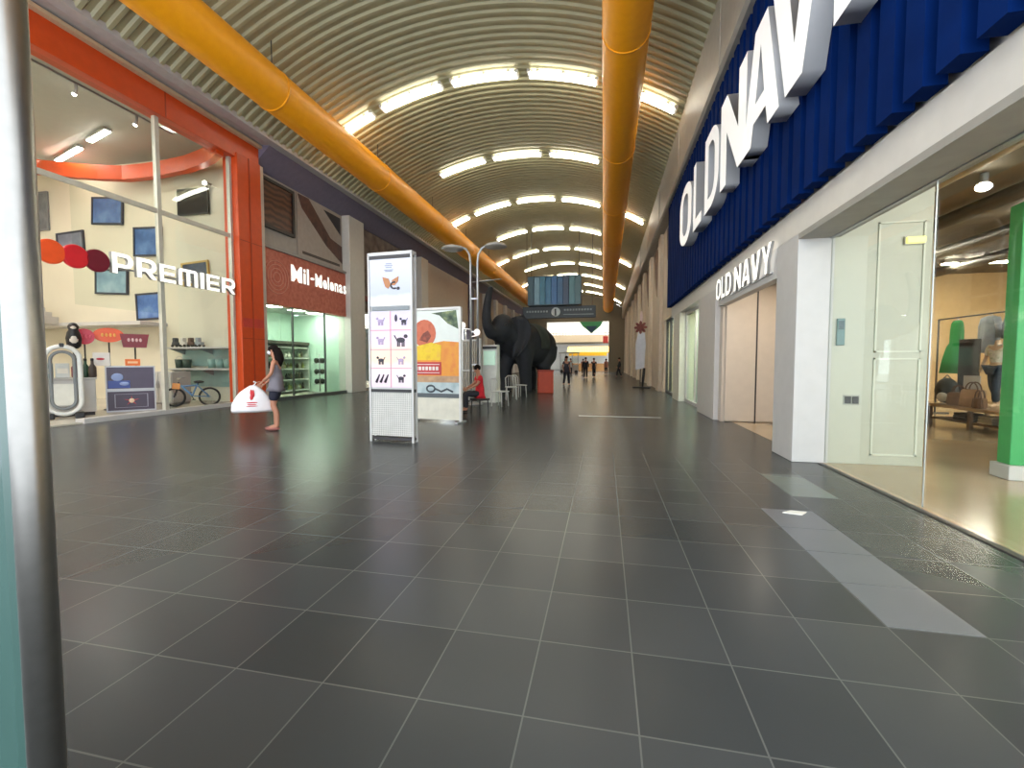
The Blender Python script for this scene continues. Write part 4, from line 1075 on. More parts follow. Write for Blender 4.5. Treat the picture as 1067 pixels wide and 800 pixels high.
# ceiling tubes and track
for (x, y, l, lab) in ((-16.7, 11.15, 1.9, 'left bright tube light on the grey ceiling above the curved orange band'), (-14.5, 10.45, 1.3, 'right bright tube light on the grey ceiling above the curved orange band')):
    t = thing('tube_light', lab, 'ceiling light', (x, y, 7.92), math.radians(-17), 'tube lights of the first shop')
    mb = MB(); mb.box(-l / 2, l / 2, -.09, .09, -.05, .02, bev=.01); mb.build('housing', M_WHITE, t)
    mb = MB(); mb.box(-l / 2 + .04, l / 2 - .04, -.07, .07, -.075, -.045, bev=.008); mb.build('diffuser', M_TUBEIN, t)
tk = thing('light_track', 'thin grey light track running along the ceiling behind the glass', 'light track', (-12.4, 6.5, 7.9))
mb = MB(); mb.box(-.03, .03, -4.4, 4.4, 0, .06); mb.build('rail', M_CHROME, tk)
for i, y in enumerate((-2.2, .5, 2.0, 3.4)):
    mb = MB(); mb.tube([(0, y, 0), (0, y, -.1), (-.06, y, -.2)], [.03, .03, .055], 10); mb.build('spot_head', M_WHITE, tk)
    mb = MB(); mb.ball((-.065, y, -.205), .045, 8, 6); mb.build('lamp', M_TUBEIN, tk)
# out-of-view panels added to light the shop interior
for i, (x, y) in enumerate(((-14.5, 4.5), (-18.5, 6.5), (-18.5, 3.0))):
    t = thing('ceiling_panel', ['added square light panel nearest the first shop entrance', 'added square light panel deep inside the first shop', 'added square light panel in the rear corner of the first shop'][i], 'ceiling light', (x, y, 7.95))
    mb = MB(); mb.box(-.8, .8, -.8, .8, -.05, .02, bev=.01); mb.build('frame', M_WHITE, t)
    mb = MB(); mb.box(-.74, .74, -.74, .74, -.065, -.045); mb.build('diffuser', M_TUBEIN, t)

# white ledge and stair
lg = tag(bx(-21.5, -14.35, 11.3, 12.2, 2.48, 2.6, bev=.01).build('wall_ledge', M_WHITE, origin=(-18, 12.2, 2.48)), 'long white ledge across the cream wall under the pictures', 'ledge')
sr = thing('staircase', 'pale staircase with slanted rail descending behind the counter', 'stairs', (-17.6, 11.2, .03))
mb = MB()
for i in range(9): mb.box(-.0 - .28 * (i + 1), -.28 * i, -.6, .05, 2.57 + .17 * i - .05, 2.57 + .17 * (i + 1))
mb.build('steps', mat('stair_grey', (196, 192, 184), .5), sr)
mb = MB(); mb.tube([(.3, -.6, 2.62), (-2.5, -.6, 4.35)], .06, 10); mb.build('handrail', M_CREAM, sr)
mb = MB(); mb.prism([(.25, 2.55), (-2.5, 4.2), (-2.5, 3.6), (.0, 2.5)], 'y', -.62, -.59); mb.build('side_panel', blotch_mat('stair_panel', [(160, 160, 156), (196, 196, 190), (214, 212, 204)], 5), sr)

# security gate: white frame with grey oval loop on black feet
RZ = math.radians(57)
sgate = thing('security_gate', 'white anti-theft gate with grey oval loop on black feet by the shop entrance', 'security gate', (-11.85, 7.6, .03), RZ)
def oval(w, z0, z1, n=10):
    r = w
    return [(r * math.cos(a), 0, z1 - r + r * math.sin(a)) for a in [PI * i / n for i in range(n + 1)]] + [(r * math.cos(a), 0, z0 + r + r * math.sin(a)) for a in [PI + PI * i / n for i in range(n + 1)]]
mb = MB(); mb.tube(oval(.28, .1, 1.62), .05, 10, closed=True); mb.build('frame', mat('gate_white', (222, 222, 216), .4), sgate)
mb = MB(); mb.tube(oval(.19, .22, 1.5), .035, 10, closed=True); mb.build('loop', mat('gate_grey', (120, 124, 126), .4), sgate)
for q in (-.24, .24):
    mb = MB(); mb.box(q - .08, q + .08, -.14, .14, 0, .13, bev=.02); mb.build('foot', M_BLACK, sgate)
mb = MB(); mb.box(-.17, .17, -.015, .015, .3, .78); mb.build('lower_panel', mat('gate_panel', (214, 212, 200), .4), sgate)
mb = MB(); mb.box(-.04, .04, -.05, .05, 1.6, 1.69, bev=.01); mb.build('sensor', M_BLACK, sgate)
# white counter behind
ct = thing('counter', 'white cabinet counter behind the anti-theft gate', 'counter', (-12.3, 8.0, .03), RZ)
mb = MB(); mb.box(-.75, .45, -.1, .42, .08, .86, bev=.02); mb.build('body', M_WHITE, ct)
mb = MB(); mb.box(-.72, .42, -.06, .4, 0, .09); mb.build('plinth', M_DARK, ct)
mb = MB(); mb.box(-.78, .48, -.13, .45, .86, .9, bev=.01); mb.build('worktop', M_WHITE, ct)
# things on the counter: in front-facing line (u along the counter, v depth)
def onct(u, v=0.0): return (-12.3 + u * math.cos(RZ) - v * math.sin(RZ), 8.0 + u * math.sin(RZ) + v * math.cos(RZ))
rnd = random.Random(4)
ITEMS = [(-.7, .1, (190, 150, 130), 'round flesh-coloured toy ball on the counter beside the steel pole', 'ball'),
         (.12, .12, (120, 40, 50), 'dark red bottle shape on the counter right of the gate', 'bottle'), (.29, .2, (50, 80, 60), 'dark green bottle on the counter right end', 'bottle'),
         (.41, .08, (70, 60, 56), 'brown bottle on the counter right end', 'bottle'), (-.37, .2, (150, 170, 176), 'grey-blue carton on the counter seen through the gate loop', 'carton'),
         (-.1, .22, (206, 210, 206), 'white carton on the counter seen through the gate loop', 'carton')]
for u, v, c, lab, kind in ITEMS:
    x, y = onct(u, v); t = thing(kind, lab, kind, (x, y, .93), RZ)
    m_ = mat('item_%d_%d_%d' % c, c, .45)
    mb = MB()
    if kind == 'ball':
        mb.ball((0, 0, .15), .15, 16, 10); mb.build('ball', m_, t)
        mb = MB(); mb.tube([(.152 * math.cos(a), .152 * math.sin(a), .15) for a in [2 * PI * i / 20 for i in range(20)]], .008, 5, closed=True); mb.build('seam', M_DARK, t)
    elif kind == 'bottle':
        mb.lathe([(.06, 0), (.075, .02), (.075, .24), (.03, .32), (.028, .4)], (0, 0, 0), 14); mb.build('bottle', m_, t)
        mb = MB(); mb.lathe([(.032, .4), (.032, .45), (.02, .46)], (0, 0, 0), 12); mb.build('cap', M_BLACK, t)
    else:
        mb.box(-.12, .12, -.08, .08, 0, .34, bev=.008); mb.build('box', m_, t)
        mb = MB(); mb.box(-.09, .09, -.086, -.078, .1, .22); mb.build('label', mat('label_pale', (230, 226, 214), .5), t)
# white ball and black-white figure above, on slim stands
x, y = onct(-.78, .7)
t = thing('balloon', 'big white round balloon on a stick behind the counter', 'balloon', (x, y, .03), RZ)
mb = MB(); mb.ball((0, 0, 2.05), (.24, .24, .26), 16, 12); mb.build('balloon', mat('balloon_white', (226, 222, 214), .35), t)
mb = MB(); mb.tube([(0, 0, 0), (0, 0, 1.8)], .012, 6); mb.tube([(0, 0, 0), (0, 0, .03)], .14, 14); mb.build('stick', M_CHROME, t)
x, y = onct(.12, .75)
t = thing('display_figure', 'black and white penguin-like display figure on a post behind the gate', 'figure', (x, y, .03), RZ)
mb = MB(); mb.lathe([(.07, 1.6), (.13, 1.67), (.15, 1.85), (.12, 2.0), (.09, 2.06), (.11, 2.14), (.07, 2.22), (.02, 2.24)], (0, 0, 0), 16); mb.build('body', M_BLACK, t)
mb = MB(); mb.ball((0, -.09, 1.82), (.09, .07, .12), 12, 8); mb.build('belly', mat('figure_white', (214, 204, 190), .5), t)
mb = MB(); mb.ball((0, -.07, 2.12), (.06, .05, .045), 10, 8); mb.build('face', mat('figure_white', (214, 204, 190), .5), t)
mb = MB(); mb.tube([(0, 0, 0), (0, 0, 1.63)], .03, 8); mb.tube([(0, 0, 0), (0, 0, .04)], .2, 16); mb.build('post', M_DARK, t)

# boxed displays beside the counter
RB = math.radians(53)
def boxdisp(name, label, z0, z1, c, parts):
    t = thing(name, label, 'display box', (-11.98, 9.14, z0), RB)
    h = z1 - z0
    mb = MB(); mb.box(-.47, .47, .0, .5, .02, h - .02); mb.build('case', c, t)
    mb = MB()
    for x in (-.49, .46):
        mb.box(x, x + .03, -.02, .01, 0, h)
        mb.box(x, x + .03, .48, .51, 0, h)
    for z in (0, h - .035): mb.box(-.49, .49, -.02, .01, z, z + .035)
    mb.build('frame', mat('case_frame', (176, 176, 180), .4, .4), t)
    parts(t, h); return t
def p_low(t, h):
    mb = MB()
    for k in range(5):
        a = PI / 2 + 2 * PI * k / 5; mb.prism([(.02 * math.cos(a + 1.2), h * .5 + .02 * math.sin(a + 1.2)), (.16 * math.cos(a), h * .5 + .13 * math.sin(a)), (.02 * math.cos(a - 1.2), h * .5 + .02 * math.sin(a - 1.2))], 'y', -.012, .004)
    mb.build('star_print', mat('star_red', (196, 50, 60), .5), t)
    mb = MB(); mb.ball((0, -.008, h * .5), (.06, .012, .06), 10, 8); mb.build('star_centre', mat('star_cream', (240, 214, 180), .5), t)
    mb = MB()
    for (a, b, c, d) in ((-.33, .33, h * .18, h * .2), (-.33, .33, h * .8, h * .82)): mb.box(a, b, -.012, .004, c, d)
    for x in (-.33, .31): mb.box(x, x + .02, -.012, .004, h * .18, h * .82)
    mb.build('border_print', mat('border_grey', (140, 136, 150), .5), t)
def p_up(t, h):
    mb = MB(); mb.box(-.44, -.02, -.01, .006, .05, .24); mb.build('window_print', mat('cobalt', (52, 74, 150), .35), t)
    mb = MB(); mb.ball((-.26, -.008, .33), (.12, .012, .1), 12, 8); mb.ball((-.13, -.008, .16), (.1, .012, .05), 12, 8); mb.build('picture_print', mat('ice_blue', (150, 168, 214), .4), t)
boxdisp('display_box', 'lower dark violet display box with red star print beside the shop counter', .03, .58, mat('violet_case', (72, 60, 78), .4), p_low)
boxdisp('display_box', 'upper dark display box with blue panels stacked on the star-print box', .585, 1.2, mat('plum_case', (74, 62, 84), .35), p_up)
t = thing('price_card', 'small orange price card standing on the upper display box', 'card', (-11.95, 9.18, 1.205), RB)
mb = MB(); mb.box(-.15, .15, -.01, .01, .0, .17, bev=.004); mb.build('card', mat('card_orange', (240, 120, 50), .5), t)
mb = MB(); mb.box(-.1, .1, -.014, -.008, .06, .11); mb.build('print', mat('card_print', (250, 200, 150), .5), t)
t = thing('price_card', 'white notice card with red mark standing on the upper display box', 'card', (-12.32, 8.72, 1.205), RB)
mb = MB(); mb.box(-.16, .16, -.01, .01, .0, .33, bev=.004); mb.build('card', mat('card_white', (228, 222, 216), .5), t)
mb = MB(); mb.ball((-.02, -.012, .17), (.08, .006, .03), 8, 6); mb.build('mark', mat('mark_red', (190, 40, 60), .5), t)
# shop talkers on posts behind the boxes
def sign_on_post(label, u, v, z, shape, c, pc):
    x = -12.1 + u * math.cos(RB) - v * math.sin(RB); y = 9.0 + u * math.sin(RB) + v * math.cos(RB)
    t = thing('promotion_sign', label, 'sign', (x, y, .03), RB)
    mb = MB()
    if shape == 'oval': mb.prism([(.31 * math.cos(a), z + .19 * math.sin(a)) for a in [2 * PI * i / 24 for i in range(24)]], 'y', -.03, .03)
    elif shape == 'disc': mb.prism([(.2 * math.cos(a), z + .2 * math.sin(a)) for a in [2 * PI * i / 24 for i in range(24)]], 'y', -.03, .03)
    else: mb.prism([(-.24, z - .2), (.24, z - .2), (.3, z + .16), (-.3, z + .16)], 'y', -.03, .03)
    mb.build('board', mat('promo_%d' % c[0], c, .4), t)
    mb = MB()
    for i in range(4): mb.ball((-.12 + .08 * i, -.034, z), (.03, .008, .05), 8, 6)
    mb.build('lettering', mat('promo_l_%d' % pc[1], pc, .5), t)
    mb = MB(); mb.tube([(0, .04, 0), (0, .04, z)], .018, 8); mb.tube([(0, .04, 0), (0, .04, .03)], .16, 14); mb.build('post', M_BLACK, t)
sign_on_post('pink-red round sign on a black post left of the orange oval one', -.68, .62, 1.92, 'disc', (206, 36, 66), (226, 90, 110))
sign_on_post('orange oval sign on a black post above the display boxes', -.22, .75, 1.98, 'oval', (236, 92, 34), (250, 180, 90))
sign_on_post('dark red tapered sign on a black post right of the orange oval one', .3, .62, 1.86, 'trap', (132, 22, 36), (230, 190, 190))

# white lower cabinet, wall shelves in the right-hand window and what stands on them
cb = thing('cabinet', 'plain white low cabinet behind the mullion next to the display boxes', 'cabinet', (-13.0, 11.0, .03))
mb = MB(); mb.box(-.5, .5, -.3, .3, .06, .98, bev=.01); mb.build('body', M_WHITE, cb)
mb = MB(); mb.box(-.47, .47, -.27, .27, 0, .07); mb.build('plinth', M_GREYW, cb)
for s in (-1, 1):
    mb = MB(); mb.box(s * .245 - .235, s * .245 + .235, -.32, -.298, .1, .95, bev=.006); dd = mb.build('door', M_WHITE, cb)
    mb = MB(); mb.tube([(s * .04, -.335, .5), (s * .04, -.335, .7)], .01, 6); mb.build('handle', M_CHROME, dd)
def wshelf(label, z, gl):
    t = thing('wall_shelf', label, 'shelf', (-12.45, 11.8, z))
    mb = MB(); mb.box(-1.25, 1.2, -.3, .3, 0, .05, bev=.006); mb.build('board', M_WHITE, t)
    mb = MB(); mb.box(-1.2, 1.15, .27, .3, -.55 if gl else -.2, -.02); mb.build('back_panel', mat('teal_panel', (150, 178, 172), .3), t)
    for x in (-1.1, 0, 1.05):
        mb = MB(); mb.prism([(-.25, 0), (.3, 0), (.3, -.2)], 'x', x - .015, x + .015); mb.build('bracket', M_CHROME, t)
wshelf('upper white wall shelf in the window beside the orange column', 1.72, True)
wshelf('lower white wall shelf in the window above the bicycle', 1.05, True)
for i, (x, c) in enumerate(((-13.5, (60, 64, 70)), (-13.2, (200, 196, 190)), (-12.9, (92, 70, 60)), (-12.62, (140, 150, 156)))):
    t = thing('toy_vehicle', ['dark toy truck', 'white toy truck', 'brown toy truck', 'grey-blue toy truck'][i] + ' on the upper white wall shelf', 'toy', (x, 11.75, 1.775))
    mb = MB(); mb.box(-.12, .12, -.07, .07, .05, .16, bev=.015); mb.box(-.1, .02, -.065, .065, .15, .3, bev=.02); mb.build('body', mat('toy_%d' % c[0], c, .4), t)
    for sx in (-.08, .08):
        for sy in (-.075, .075):
            mb = MB(); mb.tube([(sx, sy - .015, .045), (sx, sy + .015, .045)], .045, 10); mb.build('wheel', M_BLACK, t)
for i, x in enumerate((-13.45, -13.15, -12.2, -11.9, -11.6)):
    t = thing('storage_basket', ['dark green basket at the left end', 'dark green basket second from the left', 'teal wire basket in the middle', 'teal wire basket second from the right', 'teal wire basket at the right end'][i] + ' of the lower wall shelf', 'basket', (x, 11.78, 1.105), 0, 'baskets on the lower wall shelf')
    c = (58, 76, 66) if i < 2 else (126, 160, 154)
    mb = MB(); mb.lathe([(.1, 0), (.13, .28), (.125, .28), (.1, .02)], (0, 0, 0), 14); mb.build('basket', mat('basket_%d' % c[0], c, .5), t)
    mb = MB(); mb.tube([(.13 * math.cos(a), 0, .28 + .1 * math.sin(a)) for a in [PI * j / 8 for j in range(9)]], .008, 6); mb.build('handle', M_CHROME, t)

# child's bicycle
bk = thing('bicycle', 'blue child bicycle with orange front panel in the shop window', 'bicycle', (-11.5, 10.42, .035), math.radians(33))
M_TYRE = mat('tyre', (24, 24, 26), .7)
def wheel(x, r, w=.028):
    mb = MB(); mb.tube([(x + r * math.cos(a), 0, r + .02 + r * math.sin(a) * .98) for a in [2 * PI * i / 26 for i in range(26)]], w, 8, closed=True); o = mb.build('wheel', M_TYRE, bk)
    mb = MB(); mb.tube([(x, -.04, r + .02), (x, .04, r + .02)], .025, 8)
    for i in range(8):
        a = PI * i / 8; mb.tube([(x + r * math.cos(a), 0, r + .02 + r * math.sin(a)), (x - r * math.cos(a), 0, r + .02 - r * math.sin(a))], .004, 4)
    mb.build('hub', M_CHROME, o)
R_ = .25
wheel(-.42, R_); wheel(.42, R_)
M_BLUE = mat('bike_blue', (96, 134, 176), .35)
mb = MB()
mb.tube([(-.3, 0, .64), (-.02, 0, .34), (.0, 0, .3)], .026, 8); mb.tube([(-.28, 0, .58), (.12, 0, .6)], .022, 8); mb.tube([(0, 0, .3), (.14, 0, .66)], .024, 8)
for s in (-1, 1): mb.tube([(.0, s * .02, .3), (.42, s * .045, R_ + .02)], .014, 6); mb.tube([(.13, s * .02, .6), (.42, s * .045, R_ + .02)], .014, 6)
mb.build('frame', M_BLUE, bk)
mb = MB(); mb.tube([(-.32, 0, .7), (-.31, 0, .62)], .02, 8)
for s in (-1, 1): mb.tube([(-.31, s * .04, .6), (-.42, s * .05, R_ + .02)], .016, 6)
mb.build('fork', M_BLACK, bk)
mb = MB(); mb.tube([(-.22, -.26, .82), (-.3, -.12, .8), (-.32, 0, .72), (-.3, .12, .8), (-.22, .26, .82)], .014, 8); mb.build('handlebar', M_CHROME, bk)
mb = MB(); mb.ball((.17, 0, .7), (.13, .07, .04), 12, 8); mb.tube([(.15, 0, .62), (.165, 0, .7)], .014, 6); mb.build('saddle', M_BLACK, bk)
mb = MB(); mb.prism([(-.44, .52), (-.26, .5), (-.24, .66), (-.42, .68)], 'y', -.12, -.1); mb.build('front_panel', mat('panel_orange', (232, 150, 70), .4), bk)
mb = MB(); mb.tube([(0, -.05, .3), (.06, -.07, .2)], .012, 6); mb.tube([(0, .05, .3), (-.06, .07, .4)], .012, 6); mb.box(.03, .1, -.13, -.07, .19, .21); mb.box(-.1, -.03, .07, .13, .39, .41); mb.build('pedal', M_BLACK, bk)

# ================================================================== SECOND SHOP ON THE LEFT (brick-red fascia)
ms = thing('shop_sign', 'lit white shop name with faint swirl rings on the brick-red fascia', 'sign', (-10.7, 15.25, 4.12))
def word(txt, size, y0, z0, gap, root, total=None):
    ms_ = [(c, text_mesh(c, size, .06, .02)) for c in txt]
    ws = [(min(v.co.x for v in m.vertices), max(v.co.x for v in m.vertices)) for c, m in ms_]
    k = 1.0 if not total else (total - gap * (len(txt) - 1)) / sum(b - a for a, b in ws)
    y = y0
    for (c, m), (a, b) in zip(ms_, ws):
        for v in m.vertices: v.co.x = (v.co.x - a) * k
        letter_obj(m, 'letter', (M_SIGNLIT, M_SIGNSIDE), root, frame_matrix((0, y, z0), (0, 1, 0), (0, 0, 1))); y += (b - a) * k + gap
word('Mil', .78, -1.65, .02, .06, ms, .95)
mb = MB(); mb.box(0.0, .06, -.6, -.46, .22, .3, bev=.01); mb.build('letter', M_SIGNLIT, ms)
word('Melenas', .66, -.34, .04, .045, ms, 2.02)
for i, r in enumerate((.16, .29, .42, .54)):
    mb = MB(); mb.tube([(-.012, -2.3 + r * math.cos(a), r * math.sin(a)) for a in [2 * PI * j / 30 for j in range(30)]], .012, 5, closed=True); mb.build('swirl_ring', mat('swirl_pink', (214, 148, 128), .5), ms)
# dark framed billboard and mural band above
t = thing('billboard', 'dark brown framed picture on the grey wall above the brick-red sign', 'billboard', (-10.85, 13.1, 5.68))
mb = MB(); mb.box(0, .1, -.85, .85, 0, .1); mb.box(0, .1, -.85, .85, 1.5, 1.6); mb.box(0, .1, -.85, -.75, .1, 1.5); mb.box(0, .1, .75, .85, .1, 1.5); mb.build('frame', mat('frame_black', (38, 32, 32), .4), t)
mb = MB(); mb.box(0.0, .05, -.76, .76, .08, 1.52); mb.build('print', stripe_mat('brown_print', (62, 40, 34), (104, 70, 54), 1.6, 'Z', .4, 6), t)
t = thing('billboard', 'wide mural with a dark diagonal band beside the grey column', 'billboard', (-10.84, 15.5, 5.15))
mb = MB(); mb.box(0, .02, -1.35, 1.4, 0, 2.2); mb.build('panel', mat('mural_grey', (162, 152, 144), .6), t)
mb = MB(); mb.prism([(-1.3, 2.18), (-.7, 2.2), (.6, 1.1), (1.38, .95), (1.38, .25), (.3, .75), (-1.1, 1.75)], 'x', .018, .03); mb.build('band', blotch_mat('band_brown', [(58, 40, 40), (96, 66, 56), (74, 52, 50)], 2, .6), t)
mb = MB(); mb.prism([(.2, 2.1), (1.3, 2.1), (1.3, 1.4)], 'x', .018, .028); mb.build('corner', mat('mural_dark', (50, 46, 50), .6), t)
mb = MB(); mb.box(.018, .028, -1.1, 1.2, .1, .2); mb.build('caption', mat('mural_caption', (72, 64, 60), .6), t)

def shelf_unit(label, y0, y1, z1, x=-12.6, nsh=5):
    t = thing('shelf_unit', label, 'shelf', (x, (y0 + y1) / 2, .03)); w = (y1 - y0) / 2
    mb = MB(); mb.box(-.3, -.27, -w, w, 0, z1); mb.build('back_panel', mat('shelf_back', (176, 190, 176), .5), t)
    for s in (-1, 1):
        mb = MB(); mb.box(-.3, .2, s * w - .02, s * w + .02, 0, z1); mb.build('side_panel', mat('shelf_side', (190, 196, 186), .5), t)
    for i in range(nsh):
        z = .12 + (z1 - .35) * i / (nsh - 1)
        mb = MB(); mb.box(-.28, .2, -w, w, z - .03, z); mb.build('shelf_board', mat('shelf_white', (216, 220, 212), .4), t)
    mb = MB(); mb.box(-.3, .24, -w - .02, w + .02, z1 - .12, z1, bev=.01); mb.build('header', mat('shelf_header', (64, 58, 52), .5), t)
    return t
shelf_unit('tall stocked shelf unit with dark header in the second shop window', 14.3, 16.75, 2.1)
shelf_unit('shorter pale shelf unit behind the walking woman in the second shop', 12.5, 13.6, 1.75, -12.9, 4)
pb = None; rnd = random.Random(11)
PC = [(40, 44, 42), (120, 112, 90), (190, 190, 176), (70, 84, 70), (150, 158, 90), (58, 50, 50)]
for (x0, y0, y1, zz, n, lab, grp) in ((-12.6, 14.4, 16.65, [.15 + 1.75 * i / 4 for i in range(4)], 13, 'small bottle on the dark-headed shelf unit of the second shop', 'bottles on the dark-headed shelf unit'),
                                  (-12.9, 12.6, 13.5, [.15 + 1.4 * i / 3 for i in range(3)], 6, 'small jar on the pale shelf unit behind the walking woman', 'jars on the pale shelf unit')):
    for z in zz:
        for i in range(n):
            c = PC[rnd.randrange(6)]; m_ = mat('pack_%d' % c[0], c, .45)
            h = rnd.uniform(.17, .29)
            mb = MB(); mb.lathe([(.05, 0), (.06, .015), (.06, h * .62), (.025, h * .78), (.025, h)], (0, 0, 0), 10)
            o = mb.build('bottle' if 'bottle' in lab else 'jar', m_, None); o.location = (x0 + .02 + rnd.uniform(-.04, .06), y0 + (y1 - y0) * (i + .5) / n, z + .03)
            tag(o, lab, 'bottle' if 'bottle' in lab else 'jar', grp)
# right hand stand with black round goods
t = thing('goods_stand', 'slim stand of black rounded goods beside the grey column in the second shop', 'stand', (-11.5, 16.2, .03))
mb = MB(); mb.tube([(0, 0, 0), (0, 0, 1.6)], .02, 8); mb.tube([(0, 0, 0), (0, 0, .04)], .25, 16); mb.build('pole', M_CHROME, t)
for z in (.35, .75, 1.2):
    mb = MB(); mb.tube([(0, 0, z), (0, 0, z + .02)], .24, 16); mb.build('tray', M_CHROME, t)
    for a in (0, 2.1, 4.2):
        mb = MB(); mb.ball((.13 * math.cos(a), .13 * math.sin(a), z + .13), (.1, .1, .11), 10, 8); mb.build('pouch', M_BLACK, t)
for i, y in enumerate((12.7, 14.0, 15.3, 16.4)):  # panels added to light the second shop interior
    t = thing('ceiling_panel', ['first', 'second', 'third', 'fourth'][i] + ' added light panel from the orange column on the second shop ceiling', 'ceiling light', (-11.7, y, 3.35), 0, 'added light panels of the second shop')
    mb = MB(); mb.box(-.36, .36, -.3, .3, -.03, .01, bev=.006); mb.build('frame', M_WHITE, t)
    mb = MB(); mb.box(-.32, .32, -.26, .26, -.045, -.025); mb.build('diffuser', M_TUBEIN, t)
# wall plates on the mint rear wall
for i, (y, z) in enumerate(((12.75, 2.5), (12.8, 1.95))):
    picture(['round-looking dark print high on the mint wall by the orange column', 'grey-green print on the mint wall just above the pale shelf unit'][i], 0, 0, 0, 0, [(60, 66, 62), (110, 124, 116), (160, 176, 166)], 0) if False else None
# pastel posters in the third window
for i, (y, z0, z1, c) in enumerate(((19.2, .4, 2.9, [(176, 196, 222), (206, 216, 232), (230, 226, 236)]), (20.6, .4, 2.9, [(206, 176, 200), (226, 206, 220), (190, 206, 230)]), (22.2, .4, 2.9, [(214, 222, 228), (190, 210, 222), (226, 230, 232)]))):
    t = thing('window_poster', ['pale blue tall poster nearest the grey column in the third shop window', 'pink-lilac tall poster in the middle of the third shop window', 'white-blue tall poster at the far end of the third shop window'][i], 'poster', (-11.1, y, z0), 0, 'pastel posters in the third shop window')
    mb = MB(); mb.box(-.02, 0, -.55, .55, 0, z1 - z0); mb.build('print', blotch_mat('pastel_%d' % i, c, 2.2, .4), t)
    mb = MB()
    for s in (-1, 1): mb.box(-.03, .015, s * .56 - .02, s * .56 + .02, -.37, z1 - z0 + .03)
    mb.box(-.2, .15, -.58, .58, -.38, -.35); mb.build('stand', M_CHROME, t)
for i, y in enumerate((19.5, 22.5, 27.5, 31.5)):  # panels added so the far left shops look lit inside
    t = thing('ceiling_panel', ['nearest', 'second', 'third', 'farthest'][i] + ' added light panel in the shops past the grey column', 'ceiling light', (-12.0, y, 4.2), 0, 'added light panels of the far left shops')
    mb = MB(); mb.box(-.6, .6, -.5, .5, -.03, .01); mb.build('frame', M_WHITE, t)
    mb = MB(); mb.box(-.55, .55, -.45, .45, -.045, -.025); mb.build('diffuser', M_TUBEIN, t)

# ================================================================== SHOP ON THE RIGHT
tb = thing('display_table', 'low wooden display table with shelf in the right-hand shop', 'table', (7.3, 10.0, .004))
mb = MB(); mb.box(-.5, .6, -1.1, 1.1, .36, .42, bev=.01); mb.build('table_top', mat('oak_top', (170, 140, 104), .45, var=.12, scale=10), tb)
mb = MB(); mb.box(-.45, .55, -1.05, 1.05, .1, .14, bev=.008); mb.build('lower_shelf', mat('oak_dark', (104, 80, 60), .5, var=.12, scale=10), tb)
for sx in (-.46, .56):
    for sy in (-1.06, 0, 1.06):
        mb = MB(); mb.box(sx - .03, sx + .03, sy - .03, sy + .03, 0, .37); mb.build('leg', mat('oak_dark', (104, 80, 60), .5), tb)
for i, y in enumerate((9.3, 9.75, 10.35)):
    t = thing('folded_clothes', ['pale folded pile under the table at its near end', 'pale folded pile under the middle of the table', 'dark folded pile under the table at its far end'][i], 'clothes', (7.05, y, .146))
    c = ((206, 200, 190), (190, 188, 184), (70, 66, 68))[i]
    for k in range(3):
        mb = MB(); mb.box(-.16, .16, -.17 + .01 * k, .17 - .01 * k, .05 * k, .05 * k + .047, bev=.015); mb.build('garment', mat('fold_%d' % c[0], c, .8), t)
# mannequin
mn = thing('mannequin', 'headless child mannequin in pale patterned top and dark jeans on the display table', 'mannequin', (7.22, 10.0, .43), math.radians(-75))
K = .84
def kj(d): return {k: (tuple(c * K for c in v[0]), tuple(q * K for q in v[1]) if isinstance(v[1], tuple) else v[1] * K) for k, v in d.items()}
Bd = {'pelvis': ((0, 0, .93), (.15, .11)), 'spine': ((0, 0, 1.08), (.12, .09)), 'chest': ((0, 0, 1.28), (.14, .1)), 'neck': ((0, 0, 1.45), .05), 'nt': ((0, 0, 1.54), .05),
      'hl': ((.09, -.01, .88), .085), 'kl': ((.11, -.14, .5), .06), 'al': ((.11, -.12, .09), .04), 'tl': ((.11, -.26, .035), .034), 'hr': ((-.09, .01, .88), .085), 'kr': ((-.1, .05, .5), .06), 'ar': ((-.1, .22, .1), .04), 'tr': ((-.1, .09, .035), .034),
      'sl': ((.16, 0, 1.4), .055), 'el': ((.24, .03, 1.14), .042), 'wl': ((.26, -.06, .9), .03), 'fl': ((.26, -.09, .8), .03), 'sr': ((-.16, 0, 1.4), .055), 'er': ((-.24, .03, 1.14), .042), 'wr': ((-.26, -.06, .9), .03), 'fr': ((-.26, -.09, .8), .03)}
Ed = [('pelvis', 'spine'), ('spine', 'chest'), ('chest', 'neck'), ('neck', 'nt'), ('pelvis', 'hl'), ('hl', 'kl'), ('kl', 'al'), ('al', 'tl'), ('pelvis', 'hr'), ('hr', 'kr'), ('kr', 'ar'), ('ar', 'tr'), ('chest', 'sl'), ('sl', 'el'), ('el', 'wl'), ('wl', 'fl'), ('chest', 'sr'), ('sr', 'er'), ('er', 'wr'), ('wr', 'fr')]
m_ = skin_mesh(kj(Bd), Ed, 'pelvis'); mb = MB(); mb.add_mesh(m_); mb.build('body', mat('mannequin_tan', (206, 178, 150), .4), mn)
Td = {'pelvis': ((0, 0, .98), (.165, .125)), 'spine': ((0, 0, 1.1), (.145, .115)), 'chest': ((0, 0, 1.28), (.16, .12)), 'c2': ((0, 0, 1.42), (.07, .06)), 'sl': ((.16, 0, 1.4), .072), 'el': ((.235, .03, 1.16), .06), 'sr': ((-.16, 0, 1.4), .072), 'er': ((-.235, .03, 1.16), .06)}
m_ = skin_mesh(kj(Td), [('pelvis', 'spine'), ('spine', 'chest'), ('chest', 'c2'), ('chest', 'sl'), ('sl', 'el'), ('chest', 'sr'), ('sr', 'er')], 'pelvis'); mb = MB(); mb.add_mesh(m_); mb.build('top', blotch_mat('print_top', [(168, 178, 150), (222, 220, 206), (196, 190, 186)], 18, .8), mn)
